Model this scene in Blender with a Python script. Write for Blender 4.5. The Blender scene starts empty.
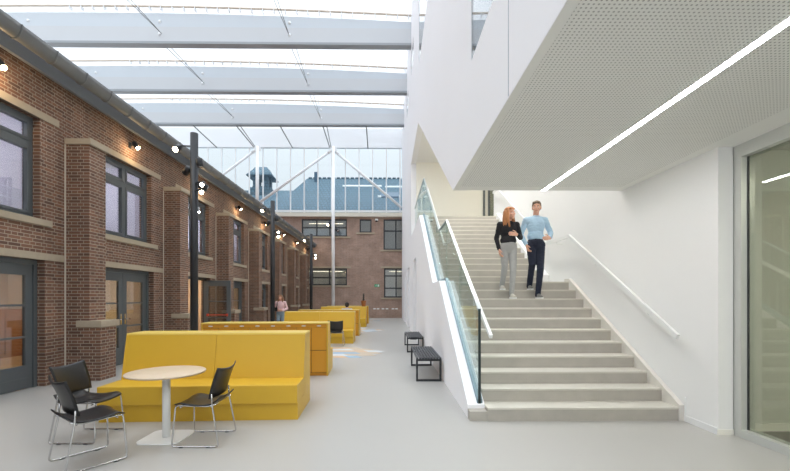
import bpy, bmesh, math, random
from mathutils import Vector, Matrix, noise
random.seed(7)
SC = bpy.context.scene
COL = SC.collection
R = math.radians
OFF = {}

# ------------------------------------------------------------------ materials
def lin(c):
    return tuple((x/255/12.92 if x/255 <= .04045 else ((x/255+.055)/1.055)**2.4) for x in c) + (1.0,)

MATS = {}
def mat(name, rgb, rough=.5, metal=0., var=0., vscale=8., spec=.5, bump=0., bscale=40., coat=0.):
    if name in MATS: return MATS[name]
    m = bpy.data.materials.new(name); m.use_nodes = True
    nt = m.node_tree; b = nt.nodes['Principled BSDF']
    b.inputs['Base Color'].default_value = lin(rgb)
    b.inputs['Roughness'].default_value = rough
    b.inputs['Metallic'].default_value = metal
    b.inputs['Specular IOR Level'].default_value = spec
    if coat: b.inputs['Coat Weight'].default_value = coat
    tc = nt.nodes.new('ShaderNodeTexCoord')
    if var:
        n = nt.nodes.new('ShaderNodeTexNoise'); n.inputs['Scale'].default_value = vscale; n.inputs['Detail'].default_value = 6
        nt.links.new(tc.outputs['Object'], n.inputs['Vector'])
        mx = nt.nodes.new('ShaderNodeMix'); mx.data_type = 'RGBA'
        c = lin(rgb)
        mx.inputs[6].default_value = tuple(v*(1-var) for v in c[:3]) + (1,)
        mx.inputs[7].default_value = tuple(min(1, v*(1+var)) for v in c[:3]) + (1,)
        nt.links.new(n.outputs['Fac'], mx.inputs[0]); nt.links.new(mx.outputs[2], b.inputs['Base Color'])
    if bump:
        n2 = nt.nodes.new('ShaderNodeTexNoise'); n2.inputs['Scale'].default_value = bscale; n2.inputs['Detail'].default_value = 4
        nt.links.new(tc.outputs['Object'], n2.inputs['Vector'])
        bp = nt.nodes.new('ShaderNodeBump'); bp.inputs['Strength'].default_value = bump; bp.inputs['Distance'].default_value = .01
        nt.links.new(n2.outputs['Fac'], bp.inputs['Height']); nt.links.new(bp.outputs['Normal'], b.inputs['Normal'])
    MATS[name] = m
    return m

def emit(name, rgb, strength):
    if name in MATS: return MATS[name]
    m = bpy.data.materials.new(name); m.use_nodes = True
    nt = m.node_tree; nt.nodes.remove(nt.nodes['Principled BSDF'])
    e = nt.nodes.new('ShaderNodeEmission'); e.inputs[0].default_value = lin(rgb); e.inputs[1].default_value = strength
    nt.links.new(e.outputs[0], nt.nodes['Material Output'].inputs[0])
    MATS[name] = m; return m

def glass(name, tint, refl=1.0, base=.03, haze=0., hazec=(200, 200, 200)):
    """thin architectural pane: tinted transmission plus a fresnel mirror reflection (plus a little diffuse film)"""
    if name in MATS: return MATS[name]
    m = bpy.data.materials.new(name); m.use_nodes = True
    nt = m.node_tree; nt.nodes.remove(nt.nodes['Principled BSDF'])
    t = nt.nodes.new('ShaderNodeBsdfTransparent'); t.inputs[0].default_value = lin(tint)
    g = nt.nodes.new('ShaderNodeBsdfGlossy'); g.inputs['Roughness'].default_value = .02; g.inputs[0].default_value = (1, 1, 1, 1)
    lw = nt.nodes.new('ShaderNodeLayerWeight'); lw.inputs['Blend'].default_value = .5
    pw = nt.nodes.new('ShaderNodeMath'); pw.operation = 'POWER'; pw.inputs[1].default_value = 5
    nt.links.new(lw.outputs['Facing'], pw.inputs[0])
    f = nt.nodes.new('ShaderNodeMath'); f.operation = 'MULTIPLY_ADD'; f.inputs[1].default_value = .95; f.inputs[2].default_value = .04
    nt.links.new(pw.outputs[0], f.inputs[0])
    mu = nt.nodes.new('ShaderNodeMath'); mu.operation = 'MULTIPLY_ADD'; mu.use_clamp = True
    mu.inputs[1].default_value = refl; mu.inputs[2].default_value = base
    nt.links.new(f.outputs[0], mu.inputs[0])
    mx = nt.nodes.new('ShaderNodeMixShader')
    nt.links.new(mu.outputs[0], mx.inputs[0]); nt.links.new(g.outputs[0], mx.inputs[2])
    src = t.outputs[0]
    if haze:
        d = nt.nodes.new('ShaderNodeBsdfDiffuse'); d.inputs[0].default_value = lin(hazec)
        mh = nt.nodes.new('ShaderNodeMixShader'); mh.inputs[0].default_value = haze
        nt.links.new(t.outputs[0], mh.inputs[1]); nt.links.new(d.outputs[0], mh.inputs[2]); src = mh.outputs[0]
    nt.links.new(src, mx.inputs[1])
    nt.links.new(mx.outputs[0], nt.nodes['Material Output'].inputs[0])
    MATS[name] = m; return m

def brick_mat(name, c1, c2, cm, warm):
    m = bpy.data.materials.new(name); m.use_nodes = True
    nt = m.node_tree; b = nt.nodes['Principled BSDF']; N = nt.nodes.new; L = nt.links.new
    uv = N('ShaderNodeUVMap'); uv.uv_map = 'UVMap'
    br = N('ShaderNodeTexBrick'); br.offset = .5; br.squash = .5; br.squash_frequency = 2
    br.inputs['Scale'].default_value = 1
    br.inputs['Brick Width'].default_value = .22; br.inputs['Row Height'].default_value = .058
    br.inputs['Mortar Size'].default_value = .0065; br.inputs['Mortar Smooth'].default_value = .15; br.inputs['Bias'].default_value = 0
    br.inputs['Color1'].default_value = lin(c1); br.inputs['Color2'].default_value = lin(c2); br.inputs['Mortar'].default_value = lin(cm)
    L(uv.outputs[0], br.inputs['Vector'])
    n = N('ShaderNodeTexNoise'); n.inputs['Scale'].default_value = 1.3; n.inputs['Detail'].default_value = 5
    L(uv.outputs[0], n.inputs['Vector'])
    # a second brick lattice of the same size tints single bricks towards orange
    br2 = N('ShaderNodeTexBrick'); br2.offset = .5; br2.squash = .5; br2.squash_frequency = 2
    for k, v in (('Scale', 1), ('Brick Width', .22), ('Row Height', .058), ('Mortar Size', .0), ('Bias', -.45)):
        br2.inputs[k].default_value = v
    br2.inputs['Color1'].default_value = (0, 0, 0, 1); br2.inputs['Color2'].default_value = (1, 1, 1, 1)
    off = N('ShaderNodeVectorMath'); off.operation = 'ADD'; off.inputs[1].default_value = (11*.22, 26*.058, 0)
    L(uv.outputs[0], off.inputs[0]); L(off.outputs[0], br2.inputs['Vector'])
    inv = N('ShaderNodeMath'); inv.operation = 'SUBTRACT'; inv.inputs[0].default_value = 1
    L(br.outputs['Fac'], inv.inputs[1])
    fm = N('ShaderNodeMath'); fm.operation = 'MULTIPLY'
    L(br2.outputs['Color'], fm.inputs[0]); L(inv.outputs[0], fm.inputs[1])
    mw = N('ShaderNodeMix'); mw.data_type = 'RGBA'
    L(fm.outputs[0], mw.inputs[0]); L(br.outputs['Color'], mw.inputs[6]); mw.inputs[7].default_value = lin(warm)
    mr = N('ShaderNodeMapRange'); mr.inputs[1].default_value = .3; mr.inputs[2].default_value = .7; mr.inputs[3].default_value = .82; mr.inputs[4].default_value = 1.15
    L(n.outputs['Fac'], mr.inputs[0])
    mm = N('ShaderNodeMix'); mm.data_type = 'RGBA'; mm.blend_type = 'MULTIPLY'; mm.inputs[0].default_value = 1
    L(mw.outputs[2], mm.inputs[6]); L(mr.outputs[0], mm.inputs[7])
    L(mm.outputs[2], b.inputs['Base Color'])
    b.inputs['Roughness'].default_value = .85
    bp = N('ShaderNodeBump'); bp.inputs['Strength'].default_value = .35; bp.inputs['Distance'].default_value = .006
    L(inv.outputs[0], bp.inputs['Height']); L(bp.outputs['Normal'], b.inputs['Normal'])
    return m

M_BRICK = brick_mat('brick', (96, 71, 60), (126, 94, 78), (164, 150, 134), (142, 98, 74))
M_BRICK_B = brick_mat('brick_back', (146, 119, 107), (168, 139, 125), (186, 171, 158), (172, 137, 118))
M_SAND = mat('sandstone', (174, 161, 141), .85, var=.1, vscale=12, bump=.15)
M_FRAME = mat('grey_frame', (88, 94, 97), .45)
M_DARK = mat('dark_frame', (58, 62, 66), .45)
M_WHITE = mat('white_plaster', (247, 247, 250), .75, var=.015, vscale=.8)
M_WHITE2 = mat('white_plaster_inner', (243, 243, 242), .75, var=.01, vscale=.8)
M_CREAM = mat('cream_plaster', (240, 238, 229), .75)
M_WPAINT = mat('white_paint', (238, 239, 238), .4)
M_STEEL = mat('white_steel', (240, 242, 244), .45)
M_CHROME = mat('chrome', (205, 205, 205), .18, 1.0)
M_BLACK = mat('black_plastic', (24, 25, 28), .36)
M_BLACKM = mat('black_metal', (38, 40, 44), .45)
M_YEL = mat('yellow_laminate', (210, 168, 46), .42, var=.015, vscale=2)
M_YELD = mat('amber_laminate', (204, 144, 40), .42)
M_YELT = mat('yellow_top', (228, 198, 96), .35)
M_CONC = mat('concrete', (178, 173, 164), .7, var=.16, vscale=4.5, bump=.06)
M_GUTTER = mat('zinc', (116, 117, 116), .5, .35, var=.12, vscale=5)
M_FASCIA = mat('fascia_grey', (112, 115, 119), .6)
M_WOODT = mat('pale_oak', (208, 188, 162), .45, var=.05, vscale=3)
M_GLASSW = glass('window_glass', (222, 226, 228), 1.0, .05)
M_GLASSB = glass('balustrade_glass', (240, 247, 245), .55, .01, .07, (214, 230, 228))
M_GLASSE = mat('glass_edge', (70, 120, 115), .15)
M_GLASSR = glass('tinted_glass', (210, 213, 207), 1.0, .03)
M_GLASSG = glass('gable_glass', (246, 250, 252), .6, .0)
M_SLATE = mat('blue_slate', (92, 120, 136), .8, var=.12, vscale=4)
def tile_rows(m):
    nt = m.node_tree; N = nt.nodes.new; L = nt.links.new; b = nt.nodes['Principled BSDF']
    src = b.inputs['Base Color'].links[0].from_socket
    uv = N('ShaderNodeUVMap'); uv.uv_map = 'UVMap'
    br = N('ShaderNodeTexBrick'); br.offset = .5
    for k, v in (('Scale', 1), ('Brick Width', .3), ('Row Height', .3), ('Mortar Size', .03)): br.inputs[k].default_value = v
    br.inputs['Color1'].default_value = (1, 1, 1, 1); br.inputs['Color2'].default_value = (.86, .86, .86, 1); br.inputs['Mortar'].default_value = (.55, .55, .55, 1)
    L(uv.outputs[0], br.inputs['Vector'])
    mm = N('ShaderNodeMix'); mm.data_type = 'RGBA'; mm.blend_type = 'MULTIPLY'; mm.inputs[0].default_value = 1
    L(src, mm.inputs[6]); L(br.outputs['Color'], mm.inputs[7]); L(mm.outputs[2], b.inputs['Base Color'])
tile_rows(M_SLATE)
M_LAMP = emit('lamp_warm', (255, 222, 170), 60)
M_LAMPW = emit('lamp_white', (255, 236, 204), 28)
M_STRIP = emit('strip_light', (255, 255, 255), 50)
M_TUBE = emit('tube_light', (240, 240, 255), 100)
M_TUBEW = emit('tube_warm', (255, 238, 214), 60)
M_SKIN = mat('skin', (222, 172, 148), .55)

# floor: pale poured resin with soft cloudy mottling
def floor_mat():
    m = mat('resin_floor', (177, 175, 171), .36, var=.035, vscale=.9, spec=.45)
    return m

# soffit: white plaster with a grid of round perforations
def perf_mat():
    m = bpy.data.materials.new('perforated_plaster'); m.use_nodes = True
    nt = m.node_tree; b = nt.nodes['Principled BSDF']; N = nt.nodes.new; L = nt.links.new
    b.inputs['Roughness'].default_value = .8
    uv = N('ShaderNodeUVMap'); uv.uv_map = 'UVMap'
    sep = N('ShaderNodeSeparateXYZ'); L(uv.outputs[0], sep.inputs[0])
    def mth(op, a, bv, clamp=False):
        n = N('ShaderNodeMath'); n.operation = op; n.use_clamp = clamp
        for i, v in enumerate((a, bv)):
            if v is None: continue
            if isinstance(v, (int, float)): n.inputs[i].default_value = v
            else: L(v, n.inputs[i])
        return n.outputs[0]
    P = .030
    fx = mth('SUBTRACT', mth('FRACT', mth('DIVIDE', sep.outputs[0], P), None), .5)
    fy = mth('SUBTRACT', mth('FRACT', mth('DIVIDE', sep.outputs[1], P), None), .5)
    d = mth('SQRT', mth('ADD', mth('MULTIPLY', fx, fx), mth('MULTIPLY', fy, fy)), None)
    hole = mth('LESS_THAN', d, .22)
    mx = N('ShaderNodeMix'); mx.data_type = 'RGBA'
    mx.inputs[6].default_value = lin((232, 232, 228)); mx.inputs[7].default_value = lin((164, 164, 160))
    L(hole, mx.inputs[0]); L(mx.outputs[2], b.inputs['Base Color'])
    return m
M_PERF = perf_mat()

def cushion_mat():
    m = bpy.data.materials.new('roof_foil'); m.use_nodes = True
    nt = m.node_tree; nt.nodes.remove(nt.nodes['Principled BSDF']); N = nt.nodes.new; L = nt.links.new
    t = N('ShaderNodeBsdfTransparent'); t.inputs[0].default_value = (.95, .97, 1, 1)
    tr = N('ShaderNodeBsdfTranslucent'); tr.inputs[0].default_value = (.92, .95, 1, 1)
    df = N('ShaderNodeBsdfDiffuse'); df.inputs[0].default_value = (.9, .93, .97, 1)
    a = N('ShaderNodeMixShader'); a.inputs[0].default_value = .5; L(tr.outputs[0], a.inputs[1]); L(df.outputs[0], a.inputs[2])
    mx = N('ShaderNodeMixShader')
    lw = N('ShaderNodeLayerWeight'); lw.inputs['Blend'].default_value = .5      # more of the printed foil counts at a slant
    fr = N('ShaderNodeMapRange'); fr.inputs[1].default_value = .1; fr.inputs[2].default_value = .75; fr.inputs[3].default_value = .22; fr.inputs[4].default_value = .86
    L(lw.outputs['Facing'], fr.inputs[0]); L(fr.outputs[0], mx.inputs[0])
    L(t.outputs[0], mx.inputs[1]); L(a.outputs[0], mx.inputs[2]); L(mx.outputs[0], nt.nodes['Material Output'].inputs[0])
    return m
M_FOIL = cushion_mat()

# ------------------------------------------------------------------ mesh helpers
class MB:
    def __init__(s): s.v = []; s.f = []; s.sm = []
    def add(s, vs, fs, smooth=False):
        o = len(s.v); s.v += [Vector(v) for v in vs]
        for f in fs: s.f.append(tuple(i+o for i in f)); s.sm.append(smooth)
        return s
    def box(s, x0, x1, y0, y1, z0, z1):
        x0, x1 = sorted((x0, x1)); y0, y1 = sorted((y0, y1)); z0, z1 = sorted((z0, z1))
        return s.add([(x0,y0,z0),(x1,y0,z0),(x1,y1,z0),(x0,y1,z0),(x0,y0,z1),(x1,y0,z1),(x1,y1,z1),(x0,y1,z1)],
              [(0,3,2,1),(4,5,6,7),(0,1,5,4),(1,2,6,5),(2,3,7,6),(3,0,4,7)])
    def prism(s, pts, a0, a1, axis='x'):
        """extrude a convex-or-simple 2D polygon; axis x: pts are (y,z); axis y: (x,z); axis z: (x,y)"""
        def P(p, a): return {'x': (a, p[0], p[1]), 'y': (p[0], a, p[1]), 'z': (p[0], p[1], a)}[axis]
        n = len(pts)
        ar = sum(pts[i][0]*pts[(i+1) % n][1]-pts[(i+1) % n][0]*pts[i][1] for i in range(n))
        pts = list(pts)
        if (ar < 0) != (axis == 'y'): pts.reverse()
        lo, hi = sorted((a0, a1))
        vs = [P(p, lo) for p in pts]+[P(p, hi) for p in pts]
        fs = [tuple(range(n-1, -1, -1)), tuple(range(n, 2*n))]+[(i, (i+1) % n, (i+1) % n+n, i+n) for i in range(n)]
        return s.add(vs, fs)
    def tube(s, pts, r, n=10, closed=False, r2=None):
        pts = [Vector(p) for p in pts]; rings = []; N = len(pts)
        prev = None
        for i, p in enumerate(pts):
            if closed: t = (pts[(i+1) % N]-p).normalized()+(p-pts[i-1]).normalized()
            elif i == 0: t = pts[1]-p
            elif i == N-1: t = p-pts[i-1]
            else: t = (pts[i+1]-p).normalized()+(p-pts[i-1]).normalized()
            t.normalize()
            if prev is None:
                u = t.orthogonal().normalized()
            else:
                u = (prev-t*prev.dot(t)).normalized()
            prev = u; w = t.cross(u)
            rr = r if r2 is None else r+(r2-r)*i/(N-1)
            rings.append([p+(u*math.cos(2*math.pi*k/n)+w*math.sin(2*math.pi*k/n))*rr for k in range(n)])
        vs = [v for rg in rings for v in rg]; fs = []
        for i in range(N if closed else N-1):
            j = (i+1) % N
            for k in range(n): fs.append((i*n+k, i*n+(k+1) % n, j*n+(k+1) % n, j*n+k))
        if not closed: fs += [tuple(range(n-1, -1, -1)), tuple(range((N-1)*n, N*n))]
        return s.add(vs, fs, n > 6)
    def bar(s, p, q, w, h):
        """rectangular bar from p to q, w across, h in the upright direction"""
        p = Vector(p); q = Vector(q); t = (q-p).normalized()
        up = Vector((0, 0, 1))
        if abs(t.z) > .99: up = Vector((0, 1, 0))
        a = t.cross(up).normalized()*w/2; b = a.cross(t).normalized()*h/2
        vs = [e+x*a+y*b for e in (p, q) for x, y in ((-1, -1), (1, -1), (1, 1), (-1, 1))]
        return s.add(vs, [(0,1,2,3),(7,6,5,4),(0,4,5,1),(1,5,6,2),(2,6,7,3),(3,7,4,0)])
    def lathe(s, prof, c=(0,0,0), n=32, mtx=None):
        vs = []; fs = []
        for r, z in prof:
            for k in range(n):
                a = 2*math.pi*k/n
                v = Vector((r*math.cos(a), r*math.sin(a), z))
                if mtx: v = mtx @ v
                vs.append(v+Vector(c))
        for i in range(len(prof)-1):
            for k in range(n): fs.append((i*n+k, i*n+(k+1) % n, (i+1)*n+(k+1) % n, (i+1)*n+k))
        fs += [tuple(range(n-1, -1, -1)), tuple(range((len(prof)-1)*n, len(prof)*n))]
        return s.add(vs, fs, True)
    def ball(s, c, r, n=16, m=10, rot=None):
        r = (r, r, r) if isinstance(r, (int, float)) else r
        vs = []; fs = []; c = Vector(c)
        for i in range(1, m):
            th = math.pi*i/m
            for k in range(n):
                a = 2*math.pi*k/n
                v = Vector((r[0]*math.sin(th)*math.cos(a), r[1]*math.sin(th)*math.sin(a), r[2]*math.cos(th)))
                if rot: v = rot @ v
                vs.append(c+v)
        t = Vector((0, 0, r[2])); b = -t
        if rot: t = rot @ t; b = rot @ b
        vs += [c+t, c+b]; T = len(vs)-2; B = T+1
        for k in range(n):
            fs.append((T, k, (k+1) % n))
            fs.append((B, (m-2)*n+(k+1) % n, (m-2)*n+k))
            for i in range(m-2): fs.append((i*n+k, (i+1)*n+k, (i+1)*n+(k+1) % n, i*n+(k+1) % n))
        return s.add(vs, fs, True)
    def cap(s, p, q, r1, r2, n=12):
        """tapered limb with rounded ends"""
        p = Vector(p); q = Vector(q)
        s.tube([p, q], r1, n, r2=r2); s.ball(p, r1, n, 8); s.ball(q, r2, n, 8); return s
    def mesh(s, name, off=Vector()):
        me = bpy.data.meshes.new(name)
        me.from_pydata([v-off for v in s.v], [], s.f); me.update()
        me.polygons.foreach_set('use_smooth', s.sm)
        uvl = me.uv_layers.new(name='UVMap')
        for p in me.polygons:
            n = p.normal; a = max(range(3), key=lambda i: abs(n[i]))
            for li in p.loop_indices:
                co = me.vertices[me.loops[li].vertex_index].co+off
                uvl.data[li].uv = ((co.y, co.z), (co.x, co.z), (co.x, co.y))[a]
        return me
    def build(s, name, m, parent=None, bevel=0, seg=2):
        off = OFF.get(parent.name, Vector()) if parent else Vector()
        me = s.mesh(name, off)
        o = bpy.data.objects.new(name, me); COL.objects.link(o)
        if m: me.materials.append(m)
        if parent: o.parent = parent
        OFF[o.name] = off
        if bevel:
            b = o.modifiers.new('bevel', 'BEVEL'); b.width = bevel; b.segments = seg; b.limit_method = 'ANGLE'; b.angle_limit = R(35)
            b.harden_normals = False
        return o

def tag(o, label=None, cat=None, group=None, kind=None):
    if label: o['label'] = label
    if cat: o['category'] = cat
    if group: o['group'] = group
    if kind: o['kind'] = kind
    return o
def thing(name, label, cat, loc=(0,0,0), group=None, kind=None):
    o = bpy.data.objects.new(name, None); o.empty_display_size = .1; COL.objects.link(o)
    o.location = loc; OFF[o.name] = Vector(loc)
    return tag(o, label, cat, group, kind)
def copy_tree(o, parent=None):
    c = o.copy(); COL.objects.link(c)
    if parent: c.parent = parent
    for ch in list(o.children): copy_tree(ch, c)
    return c

def plate(loops, a0, a1):
    """upright plate in the Y-Z plane with holes: loops[0] outline, others holes; extruded x a0..a1 -> MB"""
    bm = bmesh.new()
    eds = []
    for lp in loops:
        vs = [bm.verts.new((0, y, z)) for y, z in lp]
        eds += [bm.edges.new((vs[i], vs[(i+1) % len(vs)])) for i in range(len(vs))]
    bmesh.ops.triangle_fill(bm, use_beauty=True, use_dissolve=False, edges=eds)
    bm.verts.index_update()
    mb = MB(); V = [(v.co.y, v.co.z) for v in bm.verts]; n = len(V)
    fs = []; vs = [(a0, y, z) for y, z in V]+[(a1, y, z) for y, z in V]
    for f in bm.faces:
        idx = [v.index for v in f.verts]
        nx = f.normal.x
        if (nx > 0) == (a0 > a1): fs += [tuple(idx), tuple(i+n for i in reversed(idx))]
        else: fs += [tuple(reversed(idx)), tuple(i+n for i in idx)]
    k = 0
    for lp in loops:
        m = len(lp)
        for i in range(m): fs.append((k+i, k+(i+1) % m, k+(i+1) % m+n, k+i+n))
        k += m
    bm.free()
    mb.add(vs, fs)
    # consistent normals
    me = bpy.data.meshes.new('tmp'); me.from_pydata(mb.v, [], mb.f)
    b2 = bmesh.new(); b2.from_mesh(me); bmesh.ops.recalc_face_normals(b2, faces=b2.faces)
    b2.verts.index_update()
    out = MB(); out.add([v.co.copy() for v in b2.verts], [tuple(v.index for v in f.verts) for f in b2.faces])
    b2.free(); bpy.data.meshes.remove(me)
    return out
def rect(y0, y1, z0, z1): return [(y0, z0), (y1, z0), (y1, z1), (y0, z1)]

# ------------------------------------------------------------------ camera (level, 0.7 deg to the right, shifted lens)
cam_d = bpy.data.cameras.new('camera'); cam = bpy.data.objects.new('camera', cam_d); COL.objects.link(cam)
cam.location = (0, 0, 1.55); cam.rotation_euler = (R(90), 0, -math.atan(.012))
cam_d.sensor_width = 36; cam_d.lens = 400/790*36
cam_d.shift_x = -(393.3-395)/790; cam_d.shift_y = (297.5-235.5)/790
cam_d.clip_start = .05; cam_d.clip_end = 300
SC.camera = cam

# ------------------------------------------------------------------ sky: overcast, brighter overhead
w = bpy.data.worlds.new('sky'); SC.world = w; w.use_nodes = True
nt = w.node_tree; bg = nt.nodes['Background']
tc = nt.nodes.new('ShaderNodeTexCoord'); sp = nt.nodes.new('ShaderNodeSeparateXYZ'); mr = nt.nodes.new('ShaderNodeMapRange')
pw = nt.nodes.new('ShaderNodeMath'); pw.operation = 'POWER'; pw.inputs[1].default_value = 3; pw.use_clamp = True
nt.links.new(tc.outputs['Generated'], sp.inputs[0]); nt.links.new(sp.outputs[2], pw.inputs[0]); nt.links.new(pw.outputs[0], mr.inputs[0])
mr.inputs[1].default_value = 0; mr.inputs[2].default_value = 1; mr.inputs[3].default_value = .95; mr.inputs[4].default_value = 4.5
nt.links.new(mr.outputs[0], bg.inputs['Strength']); bg.inputs['Color'].default_value = (.92, .965, 1, 1)

# ------------------------------------------------------------------ shell
XW = -6.0           # brick front
YB = 30.35          # brick back wall
fl = MB().box(-12, 9, -5, YB+.3, -.2, 0).build('floor', floor_mat()); tag(fl, 'pale grey poured resin floor of the hall', 'floor', kind='structure')

PITCH = 3.24
PY = [7.50+PITCH*k for k in range(-2, 7)]       # near faces of the brick piers
BAYS = [y-1.405 for y in PY]+[PY[-1]+PITCH-1.405]
ORD = ['first', 'second', 'third', 'fourth', 'fifth', 'sixth', 'seventh', 'eighth', 'ninth']
holes = []
for c in BAYS:
    holes.append(rect(c-.86, c+.86, 2.9, 4.63))
    holes.append(rect(c-.96, c+.96, .0, 2.2))
# doors reach the floor: cut them out of the outline instead of as inner holes
out = [(-3.0, 0)]
for c in BAYS:
    if c-.96 > -3.0: out += [(c-.96, 0), (c-.96, 2.2), (c+.96, 2.2), (c+.96, 0)]
out += [(YB, 0), (YB, 5.5), (-3.0, 5.5)]
loops = [out]+[rect(c-.86, c+.86, 2.9, 4.63) for c in BAYS if c-.86 > -3]
wl = plate(loops, XW, XW-.3).build('wall_left', M_BRICK); tag(wl, 'long brown brick wall on the left with stone lintels', 'wall', kind='structure')

# rooms behind the brick wall
M_ROOM = mat('room_warm', (204, 184, 160), .8, var=.1, vscale=1)
M_ROOMU = mat('room_lilac', (204, 198, 208), .8)
M_ROOMF = mat('room_floor', (176, 142, 100), .4)
tag(MB().box(-10.6, -10.4, -3, YB, 0, 2.6).build('wall_room', M_ROOM), 'warm back wall of the rooms behind the brick wall', 'wall', kind='structure')
tag(MB().box(-10.6, -10.4, -3, YB, 2.8, 5.1).build('wall_upper_room', M_ROOMU), 'lilac back wall of the upper rooms', 'wall', kind='structure')
tag(MB().box(-10.4, XW-.3, -3, YB, 2.6, 2.8).build('ceiling', M_CREAM), 'slab between the two storeys of the brick building', 'ceiling', kind='structure')
tag(MB().box(-10.4, XW-.3, -3, YB, 5.1, 5.2).build('ceiling', M_CREAM), 'ceiling of the upper rooms', 'ceiling', kind='structure')
tag(MB().box(-10.4, XW-.31, -3, YB, .0, .02).build('floor_room', M_ROOMF), 'wooden floor of the rooms behind the doors', 'floor', kind='structure')
for yy in (-2.95, 4.7, 11.1, 17.6):
    tag(MB().box(-10.4, XW-.32, yy-.05, yy+.05, .02, 2.6).build('wall_partition', M_ROOM), 'warm partition between the rooms', 'wall', kind='structure')
for k, yy in enumerate((-2.95, 4.7, 7.8, 11.1, 17.6)):
    tag(MB().box(-10.4, XW-.32, yy-.05, yy+.05, 2.8, 5.1).build('wall_partition', M_ROOMU), 'pale partition between the upper rooms', 'wall', kind='structure')
def tube_light(nm, lab, p, q, m, wdt=.08):
    t = thing(nm, lab, 'lamp', p)
    MB().bar(p, q, wdt+.04, .05).build('housing', M_WPAINT, t)
    d = Vector((0, 0, -.035)); MB().bar(Vector(p)+d, Vector(q)+d, wdt, .02).build('diffuser', m, t)
k = 0
for c, nm in ((2.9, ''), (6.3, 'nearest window'), (9.6, 'second window'), (12.8, 'third window'), (16.2, 'fourth window'), (19.4, 'fifth window'), (22.6, 'sixth window')):
    if not nm: continue
    tube_light('ceiling_light', 'white tube lamp in the upper room behind the %s' % nm, (-9.6, c+.2, 5.06), (-7.0, c+.2, 5.06), M_TUBE)
    tube_light('ceiling_light', 'warm tube lamp in the ground floor room below the %s' % nm, (-9.6, c, 2.56), (-7.0, c, 2.56), M_TUBEW)
# wooden cupboards in the ground floor rooms
M_WOODO = mat('orange_wood', (172, 118, 74), .5, var=.15, vscale=3)
M_RED = mat('crimson_cloth', (150, 38, 58), .8)
for c, nm in ((6.3, 'nearest door'), (9.55, 'second door'), (15.5, 'fourth door')):
    t = thing('cupboard', 'orange wooden cupboard in the room behind the %s' % nm, 'cupboard', (-9.5, c, .02))
    MB().box(-10.35, -9.7, c-1.3, c+1.3, .02, 1.25).build('body', M_WOODO, t)
    for i in range(4):
        MB().box(-9.7, -9.67, c-1.28+i*.65, c-.67+i*.65, .1, 1.2).build('door', M_WOODO, t)
t = thing('curtain', 'crimson curtain seen through the nearest glazed door', 'curtain', (-7.6, 5.65, .02))
pts = [(-7.6+.05*math.sin(i*1.3), 5.1+i*.06) for i in range(16)]
MB().prism(pts+[(x-.03, y) for x, y in reversed(pts)], .05, 2.3, 'z').build('cloth', M_RED, t)
MB().tube([(-7.6, 5.0, 2.33), (-7.6, 6.1, 2.33)], .015).build('rod', M_BLACKM, t)

# roof of the brick building, fascia board, gutter
rf = MB().prism([(-5.72, 5.62), (-11.0, 8.45), (-11.2, 8.45), (-11.2, 8.25), (-5.9, 5.51)], -3, YB+.1, 'y').build('roof', mat('roof_tiles', (120, 88, 74), .85, var=.2, vscale=6)); tag(rf, 'tiled roof of the brick building', 'roof', kind='structure')
fa = MB(); fa.box(-5.82, -5.76, -3, YB, 5.31, 5.6); fa.prism([(-5.82, 5.31), (-5.82, 5.34), (XW, 5.45), (XW, 5.42)], -3, YB, 'y')
tag(fa.build('trim_1', M_FASCIA), 'grey eaves board under the gutter', 'trim', kind='structure')
t = thing('gutter', 'long zinc gutter along the eaves of the brick wall', 'gutter', (-5.55, 0, 5.5))
pr = [(-5.535+.115*math.cos(a), 5.585+.2*math.sin(a)) for a in [math.pi+math.pi*i/10 for i in range(11)]]
pr += [(-5.535+.10*math.cos(a), 5.585+.185*math.sin(a)) for a in [math.pi+math.pi*i/10 for i in range(10, -1, -1)]]
ch = MB()
n = len(pr)
ch.add([(x, -3, z) for x, z in pr]+[(x, YB, z) for x, z in pr], [(i, i+n, (i+1) % n+n, (i+1) % n) for i in range(n)], True)
ch.build('channel', M_GUTTER, t)
for yy in [5.34+.64*i for i in range(39)]:
    b = MB()
    q = [(-5.535+.121*math.cos(a), yy, 5.585+.206*math.sin(a)) for a in [math.pi+math.pi*i/10 for i in range(11)]]
    b.tube(q, .012, 6); b.build('bracket', M_GUTTER, t)

# piers
for k, y in enumerate(PY):
    if k == 0: continue
    lab = 'brick pier with stone caps, %s from the camera along the left wall' % ORD[k-1] if k > 1 else 'brick pier nearest the camera, left of the nearest window'
    if k >= 1: lab = 'brown brick pier with stone caps, %s from the camera along the left wall' % ORD[k-1]
    t = thing('brick_pier', lab, 'pillar', (-5.7, y+.215, 0), 'brick piers along the left wall')
    MB().box(XW, -5.36, y, y+.43, 0, 1.0).box(XW, -5.76, y, y+.43, 1.0, 1.12).build('base', M_BRICK, t)
    MB().box(XW, -5.56, y, y+.43, 1.12, 4.39).build('shaft', M_BRICK, t)
    MB().box(-5.78, -5.31, y-.04, y+.47, 1.0, 1.12).build('base_cap', M_SAND, t, .008)
    MB().box(XW, -5.51, y-.03, y+.47, 4.39, 4.50).build('top_cap', M_SAND, t, .008)
    MB().box(XW, XW+.014, y-.022, y, .0, 4.39).build('sealant_strip', mat('sealant', (206, 198, 184), .8), t)

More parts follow.
